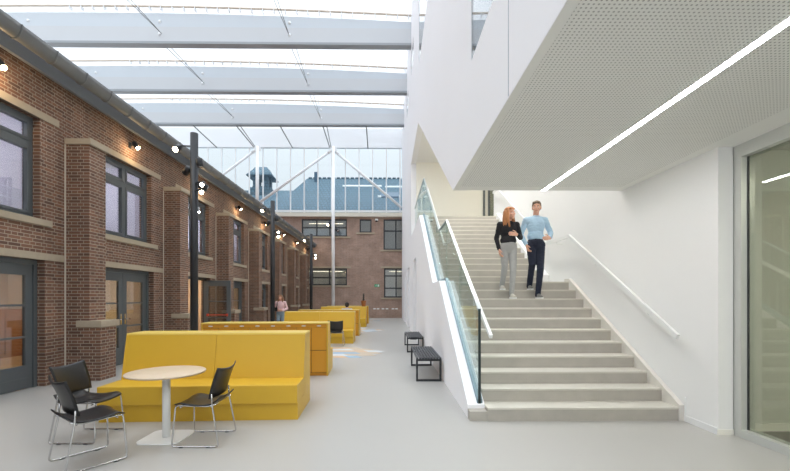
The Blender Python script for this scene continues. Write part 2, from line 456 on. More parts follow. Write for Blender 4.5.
# windows and doors of the brick wall
def frame_ring(mb, x0, x1, y0, y1, z0, z1, w_):
    mb.box(x0, x1, y0, y0+w_, z0, z1); mb.box(x0, x1, y1-w_, y1, z0, z1)
    mb.box(x0, x1, y0+w_, y1-w_, z0, z0+w_); mb.box(x0, x1, y0+w_, y1-w_, z1-w_, z1)
wn = 0; dn = 0
for k, c in enumerate(BAYS):
    if c-.96 < -3: continue
    wn += 1
    o_ = ORD[k-1] if k else 'unseen'
    t = thing('window_%d' % wn, 'grey framed upper window of four panes, %s from the camera in the brick wall' % o_, 'window', (XW, c, 2.9), kind='structure')
    f = MB(); x0, x1 = XW-.2, XW-.12
    frame_ring(f, x0, x1, c-.86, c+.86, 2.9, 4.63, .07)
    f.box(x0, x1, c-.045, c+.045, 2.97, 4.56); f.box(x0, x1, c-.79, c-.045, 4.12, 4.22); f.box(x0, x1, c+.045, c+.79, 4.12, 4.22)
    fr = f.build('frame', M_FRAME, t)
    for a, b in ((c-.79, c-.045), (c+.045, c+.79)):
        for z0, z1 in ((2.97, 4.12), (4.22, 4.56)):
            s = MB(); frame_ring(s, x0+.015, x1+.012, a+.004, b-.004, z0+.004, z1-.004, .045)
            sa = s.build('sash', M_FRAME, t)
            MB().box(x0+.03, x0+.042, a+.04, b-.04, z0+.04, z1-.04).build('pane', M_GLASSW, sa)
    MB().box(XW-.2, XW+.05, c-1.07, c+1.07, 2.79, 2.9).build('window_sill', M_SAND, t, .006)
    MB().box(XW-.05, XW+.02, c-1.25, c+1.25, 4.63, 4.76).build('lintel', M_SAND, t, .006)
    # door
    dn += 1
    t = thing('door_%d' % dn, 'grey glazed double door, %s from the camera in the brick wall' % o_ if abs(c-12.575) > .1 else 'grey double door with one leaf standing open, third from the camera', 'door', (XW, c, 0), kind='structure')
    f = MB(); fx0, fx1 = XW-.22, XW-.13
    f.box(fx0, fx1, c-.96, c-.89, 0, 2.2); f.box(fx0, fx1, c+.89, c+.96, 0, 2.2); f.box(fx0, fx1, c-.89, c+.89, 2.12, 2.2)
    openb = abs(c-12.575) < .1
    f.build('door_frame', M_FRAME if not openb else M_DARK, t)
    MB().box(XW-.05, XW+.02, c-1.36, c+1.36, 2.2, 2.32).build('lintel', M_SAND, t, .006)
    def leaf(sgn, opened):
        a, b = (c-.885, c-.005) if sgn < 0 else (c+.005, c+.885)
        lf = MB(); X0, X1 = XW-.205, XW-.15
        lf.box(X0, X1, a, a+.13, .01, 2.115); lf.box(X0, X1, b-.13, b, .01, 2.115)
        lf.box(X0, X1, a+.13, b-.13, 1.93, 2.115); lf.box(X0, X1, a+.13, b-.13, .01, .40)
        for z in (.88, 1.42): lf.box(X0+.01, X1-.005, a+.13, b-.13, z-.017, z+.017)
        lf.box(X1, X1+.008, a+.03, b-.03, .18, .19)
        gl = MB().box(X0+.02, X0+.032, a+.13, b-.13, .40, 1.93)
        hd = MB()
        hy = b-.065 if sgn < 0 else a+.065
        hd.box(X1, X1+.008, hy-.02, hy+.02, .93, 1.17); hd.tube([(X1, hy, 1.05), (X1+.05, hy, 1.05), (X1+.055, hy+(.11 if sgn > 0 else -.11), 1.05)], .011, 8)
        pb = None
        if opened:
            # swing about the far jamb by 90 degrees into the hall
            hinge = Vector((XW-.15, c+.885, 0)); rot = Matrix.Rotation(R(90), 4, 'Z')
            for mb in (lf, gl, hd): mb.v = [hinge+(rot @ (v-hinge)) for v in mb.v]
            mb = MB(); yb = c+.885-.07
            mb.tube([(XW-.03, yb, .97), (XW+.62, yb, .97)], .016, 8)
            for x in (XW-.03, XW+.62): mb.box(x-.03, x+.03, yb-.01, yb+.075, .93, 1.01)
            pb = mb
        lo = lf.build('leaf', M_FRAME, t)
        gl.build('pane', M_GLASSW, lo); hd.build('handle', M_CHROME if not opened else M_BLACKM, lo)
        if pb: tag(pb.build('push_bar', mat('red_paint', (196, 64, 40), .4), lo), 'red horizontal push bar')
    leaf(-1, False) if not openb else None
    leaf(1, openb)

# wall lamps
def wall_lamp(y, lab):
    t = thing('wall_lamp', lab, 'lamp', (XW, y, 5.05), 'small spotlights high on the brick wall')
    MB().box(XW, XW+.02, y-.04, y+.04, 5.02, 5.14).build('wall_plate', M_BLACKM, t)
    MB().tube([(XW+.01, y, 5.08), (XW+.12, y, 5.08)], .015, 8).build('arm', M_BLACKM, t)
    mt = Matrix.Rotation(R(-38), 4, 'Y')
    MB().lathe([(.03, .11), (.05, .10), (.055, 0), (.055, -.06), (.046, -.06)], (XW+.16, y, 5.06), 16, mt).build('lamp_body', M_BLACKM, t)
    MB().lathe([(.045, .0), (.045, -.012)], Vector((XW+.16, y, 5.06))+mt @ Vector((0, 0, -.058)), 16, mt).build('lens', M_LAMP, t)
def plight(name, loc, e, col, r=.05):
    d = bpy.data.lights.new(name, 'POINT'); d.energy = e; d.color = col; d.shadow_soft_size = r
    o = bpy.data.objects.new(name, d); o.location = loc; COL.objects.link(o); return o
for k, c in enumerate(BAYS[1:]):
    wall_lamp(c, 'small black wall spotlight with warm glow, %s from the camera above the windows' % ORD[k])
    plight('lamp_glow', (XW+.24, c, 4.95), 11, (1, .7, .38))

# lamp poles
def lamp_head(t, base, ax, lit, flare=True, r=.075, L=.2):
    """cylindrical spotlight: base = bracket point on the pole, ax = aim direction"""
    ax = Vector(ax).normalized()
    q = ax.to_track_quat('Z', 'Y').to_matrix().to_4x4()
    base = Vector(base)
    h = MB().lathe([(r*.75, -L*.55), (r*.97, -L*.5), (r, -L*.1), (r, L*.45), (r*.86, L*.45)], base, 20, q).build('lamp_head', M_BLACKM, t)
    MB().lathe([(r*.82, L*.47), (r*.82, L*.44)], base, 20, q).build('lens', M_LAMPW if lit else M_CHROME, h)
    return h
def lamp_pole(x, y, top, lab):
    t = thing('lamp_pole', lab, 'lamp post', (x, y, 0), 'black poles with spotlights')
    MB().lathe([(.15, 0), (.15, .012), (.085, .02)], (x, y, 0), 24).build('base_plate', M_BLACKM, t)
    MB().tube([(x, y, .01), (x, y, top)], .085, 20).build('pole', M_BLACKM, t)
    for dx, dy, dz, ax, lit in ((-.36, -.05, -.36, (-.12, -.78, -.6), True), (-.18, .02, -.86, (-.7, .3, -.7), False),
                                (.17, -.1, -.72, (.1, .05, -1), False), (.24, -.05, -1.25, (.8, .35, -.35), False), (.27, -.2, -1.40, (.25, -.85, -.45), True), (.27, -.17, -1.22, (.15, -.85, -.5), True)):
        p = (x+dx, y+dy, top+dz)
        MB().tube([(x, y, top+dz+.06), (x+dx*.8, y+dy*.8, top+dz+.06)], .018, 8).build('lamp_arm', M_BLACKM, t)
        lamp_head(t, p, ax, lit, r=.075 if dz > -1.2 or not lit else .055, L=.2 if dz > -1.2 or not lit else .15)
lamp_pole(-4.5, 9.32, 5.35, 'tall black lamp pole with spotlights nearest the camera, behind the front yellow bench')
lamp_pole(-4.5, 15.6, 5.30, 'tall black lamp pole with spotlights beside the girl in pink, second from the camera')
lamp_pole(-4.5, 23.35, 5.25, 'far black lamp pole with spotlights, closest to the back brick wall')

# ------------------------------------------------------------------ back building
XR = 1.02           # face of the white wall on the right
Z7 = 7.66
def bx(px): return (px-388.5)*.0757
def bz(py): return 1.55+(297.5-py)*.0757
bwin = [(bx(301.5), bx(347), bz(236.5), bz(219)), (bx(359.5), bx(371.5), bz(232.5), bz(219)), (bx(383.5), bx(403)+.4, bz(249.7), bz(219)),
        (bx(295), bx(347), bz(285.3), bz(268.2)), (bx(384), bx(403)+.4, bz(297.6), bz(268.2))]
mbk = plate([[(-12, 0), (2.6, 0), (2.6, Z7), (-12, Z7)]]+[[(a, c), (b, c), (b, d), (a, d)] for a, b, c, d in bwin], 0, .3)
mbk.v = [Vector((v.y, YB+v.x, v.z)) for v in mbk.v]
mbk.f = [tuple(reversed(f)) for f in mbk.f]
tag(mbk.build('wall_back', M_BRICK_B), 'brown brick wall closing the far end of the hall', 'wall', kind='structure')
tag(MB().box(-12, 2.6, YB+1.6, YB+1.7, 0, Z7).build('wall_room', M_CREAM), 'pale wall inside the far building', 'wall', kind='structure')
tag(MB().box(-12, 2.6, YB+.3, YB+1.6, 3.9, 4.1).build('ceiling', M_CREAM), 'slab inside the far building', 'ceiling', kind='structure')
tag(MB().box(-12, 2.6, YB+.3, YB+1.6, Z7-.05, Z7+.05).build('ceiling', M_CREAM), 'top slab inside the far building', 'ceiling', kind='structure')
names = ['wide upper left window with two rows of panes in the back brick wall', 'small square upper window in the back brick wall', 'tall upper right window in the back brick wall',
         'wide lower left window in the back brick wall behind the far pole', 'tall lower right window in the back brick wall beside the white wall']
spec = [((.33, .62), (.52,)), ((), ()), ((.5,), (.62,)), ((.33, .66), (.45,)), ((.5,), (.32, .74))]
for i, ((a, b, c, d), lab, (vs_, hs_)) in enumerate(zip(bwin, names, spec)):
    t = thing('window_%d' % (wn+1+i), lab, 'window', ((a+b)/2, YB, c), kind='structure')
    f = MB(); y0, y1 = YB+.1, YB+.18
    f.box(a, a+.1, y0, y1, c, d); f.box(b-.1, b, y0, y1, c, d); f.box(a+.1, b-.1, y0, y1, c, c+.1); f.box(a+.1, b-.1, y0, y1, d-.1, d)
    for v in vs_: f.box(a+(b-a)*v-.05, a+(b-a)*v+.05, y0, y1, c+.1, d-.1)
    for h in hs_: f.box(a+.1, b-.1, y0+.005, y1-.005, c+(d-c)*h-.05, c+(d-c)*h+.05)
    f.build('frame', M_DARK, t)
    MB().box(a+.1, b-.1, y0+.03, y0+.045, c+.1, d-.1).build('pane', M_GLASSW, t)
    MB().box(a-.25, b+.25, YB-.07, YB+.1, c-.12, c).build('window_sill', M_SAND, t)
    if i > 2: MB().box(a-.25, b+.3, YB-.04, YB+.05, d, d+.14).build('lintel', M_SAND, t)
    if i in (0, 3, 4):
        zz = d-.25
        tube_light('ceiling_light', 'lamp inside the %s' % lab.split(' in the')[0], (a+.4, YB+.9, zz+.1), (b-.4, YB+.9, zz+.1), emit('tube_far', (255, 236, 206), 6), .06)
        if i == 0: MB().box(a+.12, b-.12, YB+.22, YB+.24, c+.02, c+(d-c)*.45).build('pane_backing', mat('white_blind', (226, 230, 232), .8), t)
wn += 5

# exit sign, ventilation bricks, dome camera on the back wall
t = thing('exit_sign', 'small green and white exit sign on the back brick wall', 'sign', (bx(377), YB, bz(285.6)))
MB().box(bx(377)-.19, bx(377)+.19, YB-.03, YB, bz(285.6)-.1, bz(285.6)+.1).build('sign_board', mat('sign_green', (60, 170, 120), .5), t)
s = MB(); x, z, y = bx(377), bz(285.6), YB-.036
s.box(x+.05, x+.15, y, y+.006, z-.07, z+.07)
s.ball((x-.05, y+.003, z+.055), (.016, .004, .016), 8, 6)
s.bar((x-.05, y+.003, z+.035), (x-.075, y+.003, z-.015), .006, .022); s.bar((x-.075, y+.003, z-.015), (x-.04, y+.003, z-.06), .006, .016)
s.bar((x-.075, y+.003, z-.015), (x-.12, y+.003, z-.05), .006, .016); s.bar((x-.05, y+.003, z+.03), (x-.01, y+.003, z+.0), .006, .014)
s.build('pictogram', M_WPAINT, t)
for i, px_ in enumerate((374.5, 378, 383, 387, 393, 396.5)):
    o = MB().box(bx(px_)-.1, bx(px_)+.1, YB-.012, YB+.01, bz(309)-.03, bz(309)+.06).build('air_brick', M_WPAINT)
    tag(o, 'small white ventilation brick low in the back wall, %s from the left' % ORD[i], 'vent', 'ventilation bricks low in the back wall')
t = thing('security_camera', 'small white security camera under the beam on the back wall', 'camera', (bx(376.6), YB-.1, bz(221)))
MB().lathe([(.12, 0), (.12, .12), (.1, .14)], (bx(376.6), YB-.16, bz(221)), 16).build('housing', M_WPAINT, t)
MB().ball((bx(376.6), YB-.16, bz(221)), (.1, .1, .08), 16, 8).build('dome', M_BLACK, t)
MB().box(bx(376.6)-.04, bx(376.6)+.04, YB-.1, YB, bz(221)+.04, bz(221)+.12).build('bracket', M_WPAINT, t)

# ------------------------------------------------------------------ glass gable above the back wall
ZB = 12.8           # underside of the roof beams
GY = 30.2
t = thing('window_%d' % (wn+1), 'tall glazed gable with slim white mullions above the back brick wall', 'window', (-6, GY, Z7), kind='structure'); wn += 1
g = MB(); g.box(-26, XR, GY-.12, GY+.14, Z7-.02, Z7+.28); g.build('sill_beam', mat('cream_steel', (226, 222, 208), .5), t)
g = MB(); g.box(-26, XR, GY-.05, GY+.1, Z7+.34, Z7+.46); g.build('bottom_rail', M_STEEL, t)
for k in range(-20, 6):
    x = -4.28+1.03*k
    if x < XR: MB().box(x-.04, x+.04, GY-.06, GY+.05, Z7+.28, ZB).build('mullion', M_STEEL, t)
MB().box(-26, XR, GY+.01, GY+.025, Z7+.28, ZB).build('pane', M_GLASSG, t)
# columns and bracing in front of the gable
CY = 29.85
def column(x, z0, lab, heads=False):
    t = thing('steel_column', lab, 'column', (x, CY, z0), 'white columns in front of the glass gable')
    MB().tube([(x, CY, z0), (x, CY, ZB)], .125, 20).build('shaft', mat('column_white', (250, 250, 250), .5), t)
    MB().lathe([(.24, 0), (.24, .02)], (x, CY, z0), 16).build('base_plate', M_STEEL, t)
    MB().box(x-.25, x+.25, CY-.03, CY+.03, ZB-.35, ZB).build('head_plate', M_STEEL, t)
    if heads:
        for dx, z, ax in ((-.32, bz(225), (-.5, -.6, -.6)), (.3, bz(231), (.6, -.5, -.6))):
            MB().tube([(x, CY, z+.05), (x+dx*.8, CY, z+.05)], .02, 8).build('lamp_arm', M_BLACKM, t)
            lamp_head(t, (x+dx, CY-.04, z), ax, dx < 0, r=.12, L=.32)
column(-4.12, 0, 'tall white steel column with two spotlights standing before the back brick wall', True)
column(-9.75, 7.6, 'white steel column rising above the brick building roof')
for p, q, lab in (((-4.12, CY-.02, ZB-.2), (-9.6, CY-.02, 8.6), 'white diagonal brace falling left from the tall column head'),
                  ((-4.12, CY+.16, ZB-.2), (.98, CY+.16, 8.3), 'white diagonal brace falling right from the tall column head'),
                  ((-9.75, CY-.02, ZB-.2), (-15, CY-.02, 8.6), 'white diagonal brace at the far left above the brick roof')):
    t = thing('brace', lab, 'brace', p, 'white diagonal braces of the glass gable')
    MB().tube([p, q], .10, 14).build('rod', M_STEEL, t)
    d = (Vector(q)-Vector(p)).normalized()
    MB().tube([Vector(p)+d*.1, Vector(p)+d*.5], .11, 14).build('sleeve', M_STEEL, t)

# ------------------------------------------------------------------ roof
BEAMS = [18.0, 22.12, 26.3]
XL = -26.0
def arch(x): u = (x+12.5)/13.5; return .32*(1-u*u)
for k, y in enumerate(BEAMS):
    t = thing('roof_beam', 'deep white roof beam across the hall, %s from the camera' % ORD[k], 'beam', (-12.5, y, ZB), 'deep white beams under the translucent roof')
    MB().box(XL, XR, y-.17, y+.17, ZB, ZB+.1).build('bottom_flange', mat('flange_grey', (160, 165, 170), .5), t)
    MB().box(XL, XR, y-.05, y+.05, ZB+.1, ZB+.82).build('web', mat('beam_white', (206, 209, 212), .6), t)
    xs = [XL+(XR-XL)*i/40 for i in range(41)]
    up = MB(); N = len(xs)
    up.prism([(x, ZB+.82) for x in (XL, XR)]+[(x, ZB+1.12+arch(x)) for x in reversed(xs)], y-.04, y+.04, 'y'); up.build('upper_panel', mat('pale_blue_panel', (206, 213, 219), .6), t)
    rl = MB().tube([(x, y-.12, ZB+1.36+arch(x)) for x in xs], .045, 8); rl.build('clamp_rail', mat('beige_rail', (214, 200, 184), .6), t)
    for i in range(54):
        x = XL+.4+i*.5
        if x > -14.5: MB().box(x-.02, x+.02, y-.16, y+.02, ZB+1.2+arch(x), ZB+1.36+arch(x)).build('clip', M_STEEL, t)
    for x in (-16.0, -10.2, -4.43):
        b = MB()
        for z in (ZB+.5, ZB+1.05): b.tube([(x, y-.075, z), (x, y+.075, z)], .07, 10)
        b.build('bolt', M_STEEL, t)
# top beam over the gable
t = thing('gable_beam', 'slim white beam along the top of the glass gable', 'beam', (-12.5, GY, ZB))
MB().box(XL, XR, GY-.12, GY+.12, ZB, ZB+.2).build('flange', M_STEEL, t)
MB().box(XL, XR, GY-.05, GY+.05, ZB+.2, ZB+1.45).build('web', M_STEEL, t)
cl = thing('ceiling', 'translucent white foil roof of the hall', 'ceiling', (-12.5, 14, ZB+1.5), kind='structure')
ys = [-5.0, 1.5, 5.6, 9.75, 13.88]+BEAMS+[GY]
for a, b in zip(ys[:-1], ys[1:]):
    mb = MB(); nx, ny = 24, 10; vs = []; fs = []
    for i in range(nx+1):
        x = XL+(XR-XL)*i/nx
        for j in range(ny+1):
            v = j/ny; vs.append((x, a+(b-a)*v, ZB+1.42+arch(x)+.5*math.sin(math.pi*v)))
    for i in range(nx):
        for j in range(ny): fs.append((i*(ny+1)+j, (i+1)*(ny+1)+j, (i+1)*(ny+1)+j+1, i*(ny+1)+j+1))
    mb.add(vs, fs, True); mb.build('cushion', M_FOIL, cl)
# tie rods running along the hall
n_ = 0
for x, lab in ((-1.45, 'nearest the white wall'), (-4.3, 'second from the white wall'), (-7.1, 'third from the white wall'), (-9.95, 'fourth from the white wall'), (-12.75, 'farthest from the white wall')):
    t = thing('tie_rod', 'thin steel tie rod under the roof, %s' % lab, 'rod', (x, 18, ZB+.2), 'thin tie rods between the roof beams')
    MB().tube([(x, BEAMS[2], ZB-.02), (x-.1, GY-.1, ZB-.02)], .035, 8).build('rod', M_GUTTER, t)
    for a, b in ((13.9, BEAMS[0]), (BEAMS[0], BEAMS[1]), (BEAMS[1], BEAMS[2])):
        if x in (-4.3, -9.95):
            for dx in (0, .22): MB().tube([(x-.1+dx, a+.18, ZB+.05), (x-.15, b-.08, ZB+.5)], .013, 6).build('rod', M_GUTTER, t)
    if x in (-4.3, -9.95): MB().tube([(x+.25, BEAMS[2], ZB-.02), (x, GY-.1, ZB-.02)], .025, 8).build('rod', M_GUTTER, t)

# ------------------------------------------------------------------ neighbouring building beyond the glass
t = thing('building', 'building with blue grey tiled roofs seen through the gable glass', 'building', (-4, 33, 7.5))
MB().prism([(31.0, 7.9), (36.2, 12.3), (41.5, 7.9)], -7.3, 7, 'x').build('roof', M_SLATE, t)
hip = MB().add([(-7.3, 31.0, 7.9), (-9.6, 31.0, 7.9), (-7.3, 36.2, 12.3), (-9.6, 41.5, 7.9), (-7.3, 41.5, 7.9)], [(1, 0, 2), (1, 2, 3), (3, 2, 4)]); hip.build('roof_hip', M_SLATE, t)
MB().prism([(31.6, 7.9), (36.4, 11.25), (41.5, 7.9)], -24, -7.4, 'x').build('low_roof', M_SLATE, t)
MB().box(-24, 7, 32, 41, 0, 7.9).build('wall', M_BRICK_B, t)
rt = MB()
for i in range(34): rt.tube([(-7.2+i*.42, 36.2, 12.33), (-6.9+i*.42, 36.2, 12.33)], .09, 8)
rt.build('ridge_tiles', M_SLATE, t)
def on_roof(y): return 7.9+(y-31.0)*4.4/5.2
for x0, x1, ya, yb in ((-.6, .85, 33.3, 33.9),):
    MB().prism([(ya, on_roof(ya)), (yb, on_roof(yb)), (yb, on_roof(yb)+.12), (ya, on_roof(ya)+.12)], x0, x1, 'x').build('skylight', mat('dark_slate', (60, 92, 116), .4), t)
for x0, x1, ya in ((-4.0, -.6, 34.9), (-.3, 2.6, 34.8), (-.9, 1.0, 33.35)):
    MB().prism([(ya, on_roof(ya)), (ya+.13, on_roof(ya+.13)), (ya+.13, on_roof(ya+.13)+.08), (ya, on_roof(ya)+.1)], x0, x1, 'x').build('snow_guard', M_WPAINT, t)
MB().box(-6.6, -6.3, 35.6, 35.9, 11.6, 12.7).build('chimney', mat('dark_slate', (60, 92, 116), .4), t)
t = thing('roof_lantern', 'small open roof lantern with pagoda cap on the lower blue roof', 'cupola', (-11.4, 36.4, 11.0))
mb = MB(); mb.box(-12.35, -10.45, 35.5, 37.3, 10.7, 11.3); mb.box(-12.1, -10.7, 35.7, 37.1, 11.3, 11.45); mb.build('base', M_SLATE, t)
for dx in (-.5, .5):
    for dy in (-.5, .5): MB().box(-11.4+dx-.17, -11.4+dx+.17, 36.4+dy-.17, 36.4+dy+.17, 11.45, 12.6).build('post', M_SLATE, t)
c45 = Matrix.Rotation(R(45), 4, 'Z')
MB().lathe([(1.55, 12.28), (1.6, 12.34), (1.3, 12.62), (.95, 12.95), (.75, 13.2), (.05, 13.3)], (-11.4, 36.4, 0), 4, c45).build('cap', M_SLATE, t)
MB().tube([(-11.4, 36.4, 13.25), (-11.4, 36.4, 14.0)], .025, 6).build('spike', M_SLATE, t)

# ------------------------------------------------------------------ white building on the right
RISE, TR, Y0 = .17, .306, 4.99
YL = Y0+10*TR          # landing edge (7.98)
YU = 9.23              # first riser of the upper flight
YT = YU+13*TR          # 13.14 top
ZL, ZT = 11*RISE, 25*RISE
XS0, XS1 = 1.24, 3.72
YE = 18.0
doorsR = [(14.75, 16.5), (19.4, 21.2), (23.6, 25.2)]
out = [(5.14, 0), (5.14, .17)]+[(YL, ZL+.02), (YU, ZL+.02), (YT, ZT+.02), (YE, ZT+.02), (YE, 7.55), (13.7, 7.55), (6.33, 3.25), (-4, 3.25), (-4, 14.9), (YB, 14.9), (YB, 0)]
for a, b in reversed(doorsR): out += [(b, 0), (b, 3.05), (a, 3.05), (a, 0)]
loopsR = [out, rect(2.3, 4.92, 4.46, 6.8), rect(10.2, 13.4, 9.36, 12.2), rect(16.3, 18.0, 11.5, 12.25), rect(20.5, 22.3, 11.5, 12.25)]
wr = plate(loopsR, XR, XR+.22).build('wall_right', M_WHITE); tag(wr, 'tall white wall with a diagonal opening beside the stairs', 'wall', kind='structure')
# grooves and openings
tag(MB().box(XR-.003, XR+.01, 3.38, 3.392, 3.26, 4.46).build('trim_2', mat('joint_grey', (176, 180, 190), .8)), 'thin vertical joint in the white wall', 'trim', kind='structure')
for i, ((a, b), lab) in enumerate(zip(doorsR, ('nearest tall recessed white doorway past the benches', 'middle tall recessed white doorway', 'farthest tall recessed white doorway'))):
    dn += 1
    t = thing('door_%d' % dn, lab, 'door', (XR+.15, (a+b)/2, 0), kind='structure')
    f = MB(); x0, x1 = XR+.14, XR+.2
    f.box(x0, x1, a, a+.07, 0, 3.05); f.box(x0, x1, b-.07, b, 0, 3.05); f.box(x0, x1, a+.07, b-.07, 2.97, 3.05)
    f.build('door_frame', M_STEEL, t)
    MB().box(x0+.02, x1-.01, a+.07, b-.07, .01, 2.97).build('leaf', mat('pale_grey_door', (202, 203, 200), .5), t)
    MB().tube([(x0+.02, a+.2, 1.05), (x0-.03, a+.2, 1.05), (x0-.03, a+.32, 1.05)], .012, 8).build('handle', M_CHROME, t)
for i, (y0, y1, z0, z1, lab) in enumerate(((2.3, 4.92, 4.46, 6.8, 'window high in the white wall above the soffit'), (10.2, 13.4, 9.36, 12.2, 'tall window high in the white wall near the roof'),
                                   (16.3, 18.0, 11.5, 12.25, 'low slot window under the first roof beam'), (20.5, 22.3, 11.5, 12.25, 'low slot window under the second roof beam'))):
    wn += 1
    t = thing('window_%d' % wn, lab, 'window', (XR+.1, (y0+y1)/2, z0), kind='structure')
    f = MB(); frame_ring(f, XR+.004, XR+.05, y0, y1, z0, z1, .014); f.build('frame', mat('pale_frame', (170, 174, 180), .5), t)
    MB().box(XR+.008, XR+.018, y0+.014, y1-.014, z0+.014, z1-.014).build('pane', M_GLASSW, t)
    MB().box(XR+.024, XR+.04, y0+.014, y1-.014, z0+.014, z1-.014).build('pane_backing', mat('reflection_grey', (205, 209, 214), .8), t)  # no real blind: pale sheet added to give the glass a grey reflection

# soffit over the foyer with perforated field
sof = MB().box(XR+.22, 9, -4, 6.33, 3.25, 3.5).box(XR+.003, XR+.22, -4, 6.327, 3.246, 3.2499).build('ceiling', mat('soffit_paint', (232, 232, 228), .8)); tag(sof, 'white soffit above the foyer', 'ceiling', kind='structure')
XP0, XP1, YP1 = 1.095, 3.56, 6.1
pf = thing('ceiling', 'perforated white acoustic ceiling field over the foyer', 'ceiling', (2.4, 2, 3.25), kind='structure')
MB().box(XP0, 2.41, -4, YP1, 3.243, 3.25).build('perforated_panel', M_PERF, pf)
MB().box(2.49, XP1, -4, YP1, 3.243, 3.25).build('perforated_panel', M_PERF, pf)
t = thing('linear_light', 'long bright linear lamp recessed in the perforated soffit', 'lamp', (2.45, 2, 3.25))
MB().box(2.422, 2.478, -3.9, 6.3, 3.238, 3.25).build('diffuser', M_STRIP, t)
MB().box(2.41, 2.422, -3.9, 6.3, 3.24, 3.252).box(2.478, 2.49, -3.9, 6.3, 3.24, 3.252).build('edge_profile', M_WPAINT, t)
tag(MB().box(3.0, 3.18, -4, -.4, 3.243, 3.25).build('trim_3', M_PERF), 'perforated ceiling strip', 'trim', kind='structure')

# walls of the stair hall
tag(MB().box(XR+.22, XS1, 6.13, 6.33, 3.5, 7.55).build('wall_bulkhead', M_WHITE2), 'white wall above the end of the soffit', 'wall', kind='structure')
tag(MB().box(XS1, XS1+.17, 4.47, 14.1, 0, 7.55).build('wall_stair', M_WHITE2), 'white wall on the right of the stairs', 'wall', kind='structure')
tag(MB().box(XS1+.17, 6.2, 13.93, 14.1, 4.25, 7.55).build('wall_upper_landing', M_WHITE2), 'white wall of the upper landing', 'wall', kind='structure')
tag(MB().box(6.2, 6.4, 13.93, 18, 4.25, 7.55).build('wall_upper_side', M_CREAM), 'cream side wall of the upper landing', 'wall', kind='structure')
tag(MB().box(XR+.22, 6.4, 17.75, 17.95, 4.25, 7.55).build('wall_upper_back', M_CREAM), 'cream back wall of the upper landing', 'wall', kind='structure')
tag(MB().box(XR+.22, 6.4, 6.13, 18, 7.55, 7.7).build('ceiling', M_WHITE2), 'ceiling above the stairs', 'ceiling', kind='structure')
tag(MB().box(XR, 9, -4, YB, 14.9, 15.1).build('ceiling', M_WHITE2), 'roof slab of the white building', 'ceiling', kind='structure')
tag(MB().box(XR+.22, 9, YB-.2, YB, 0, 14.9).build('wall_far', M_WHITE2), 'far wall inside the white building', 'wall', kind='structure')
tag(MB().box(XS1+.17, XS1+.23, 4.50, 4.56, 0, 3.25).box(XS1+.17, 9, 4.56, 4.7, 0, 3.25).build('wall_office', mat('office_wall', (214, 214, 207), .8)), 'pale wall at the back of the glazed room', 'wall', kind='structure')
tag(MB().box(7.2, 7.4, -4, 4.56, 0, 3.25).build('wall_office_side', mat('office_wall', (214, 214, 207), .8)), 'side wall of the glazed room', 'wall', kind='structure')
tag(MB().box(4.06, 7.2, -4, 4.56, .0, .012).build('floor_office', mat('office_floor', (120, 116, 104), .6)), 'grey carpet of the glazed room', 'floor', kind='structure')
tag(MB().box(4.06, 7.2, 4.54, 4.56, .012, .1).build('baseboard_office', M_CREAM), 'baseboard of the glazed room', 'baseboard', kind='structure')
tag(MB().box(XS1-.012, XS1, 4.47, 4.97, 0, .075).build('baseboard_right', M_WPAINT), 'white baseboard right of the stairs', 'baseboard', kind='structure')
tag(MB().box(XS1-.012, XS1+.17, 4.458, 4.47, 0, .06).build('baseboard_corner', M_CREAM), 'cream baseboard of the wall end', 'baseboard', kind='structure')
tube_light('linear_light', 'unseen lamp added to brighten the glazed room at the right', (5.6, -2.5, 3.225), (5.6, 3.6, 3.225), emit('office_fill', (255, 250, 236), 90), .1)  # added lamp out of view, lifts the brightness behind the partition glass
# upstairs lamps
tube_light('linear_light', 'linear lamp on the ceiling over the upper flight', (2.5, 6.8, 7.525), (2.5, 13.2, 7.525), emit('strip_flight', (255, 253, 248), 82), .12)
tube_light('linear_light', 'linear lamp over the upper landing', (3.0, 15.2, 7.525), (5.8, 15.2, 7.525), emit('strip_landing', (255, 248, 232), 30), .12)
# upstairs glass door
t = thing('door_%d' % (dn+1), 'grey framed glass door on the upper landing behind the woman', 'door', (4.6, 17.75, 4.25), kind='structure')
f = MB(); f.box(4.2, 4.28, 17.66, 17.75, 4.25, 6.8); f.box(5.3, 5.38, 17.66, 17.75, 4.25, 6.8); f.box(4.28, 5.3, 17.66, 17.75, 6.72, 6.8); f.box(4.42, 4.5, 17.67, 17.75, 4.25, 6.72)
f.build('door_frame', M_FRAME, t); MB().box(4.5, 5.3, 17.7, 17.72, 4.27, 6.72).build('pane', M_GLASSR, t)

# glazed partition on the right
t = thing('window_%d' % (wn+1), 'floor to ceiling glazed partition with pale frame at the right edge', 'window', (3.98, 2, 0), kind='structure')
f = MB(); gx0, gx1 = 3.90, 4.06
f.box(gx0, gx1, 4.38, 4.50, 0, 3.25); f.box(gx0, gx1, -3.9, 4.38, 3.11, 3.25); f.box(gx0, gx1, -3.9, 4.38, 0, .085)
f.box(gx0, gx1, -3.9, -3.75, .085, 3.11); f.box(gx0, gx1, .9, 1.05, .085, 3.11)
f.build('frame', mat('pale_aluminium', (206, 208, 204), .35, .2), t)
f = MB(); f.box(3.97, 3.986, 4.368, 4.38, .085, 3.11); f.build('seal', M_DARK, t)
MB().box(3.97, 3.985, 1.05, 4.368, .085, 3.11).build('pane', M_GLASSR, t)
MB().box(3.97, 3.985, -3.75, .9, .085, 3.11).build('pane', M_GLASSR, t)

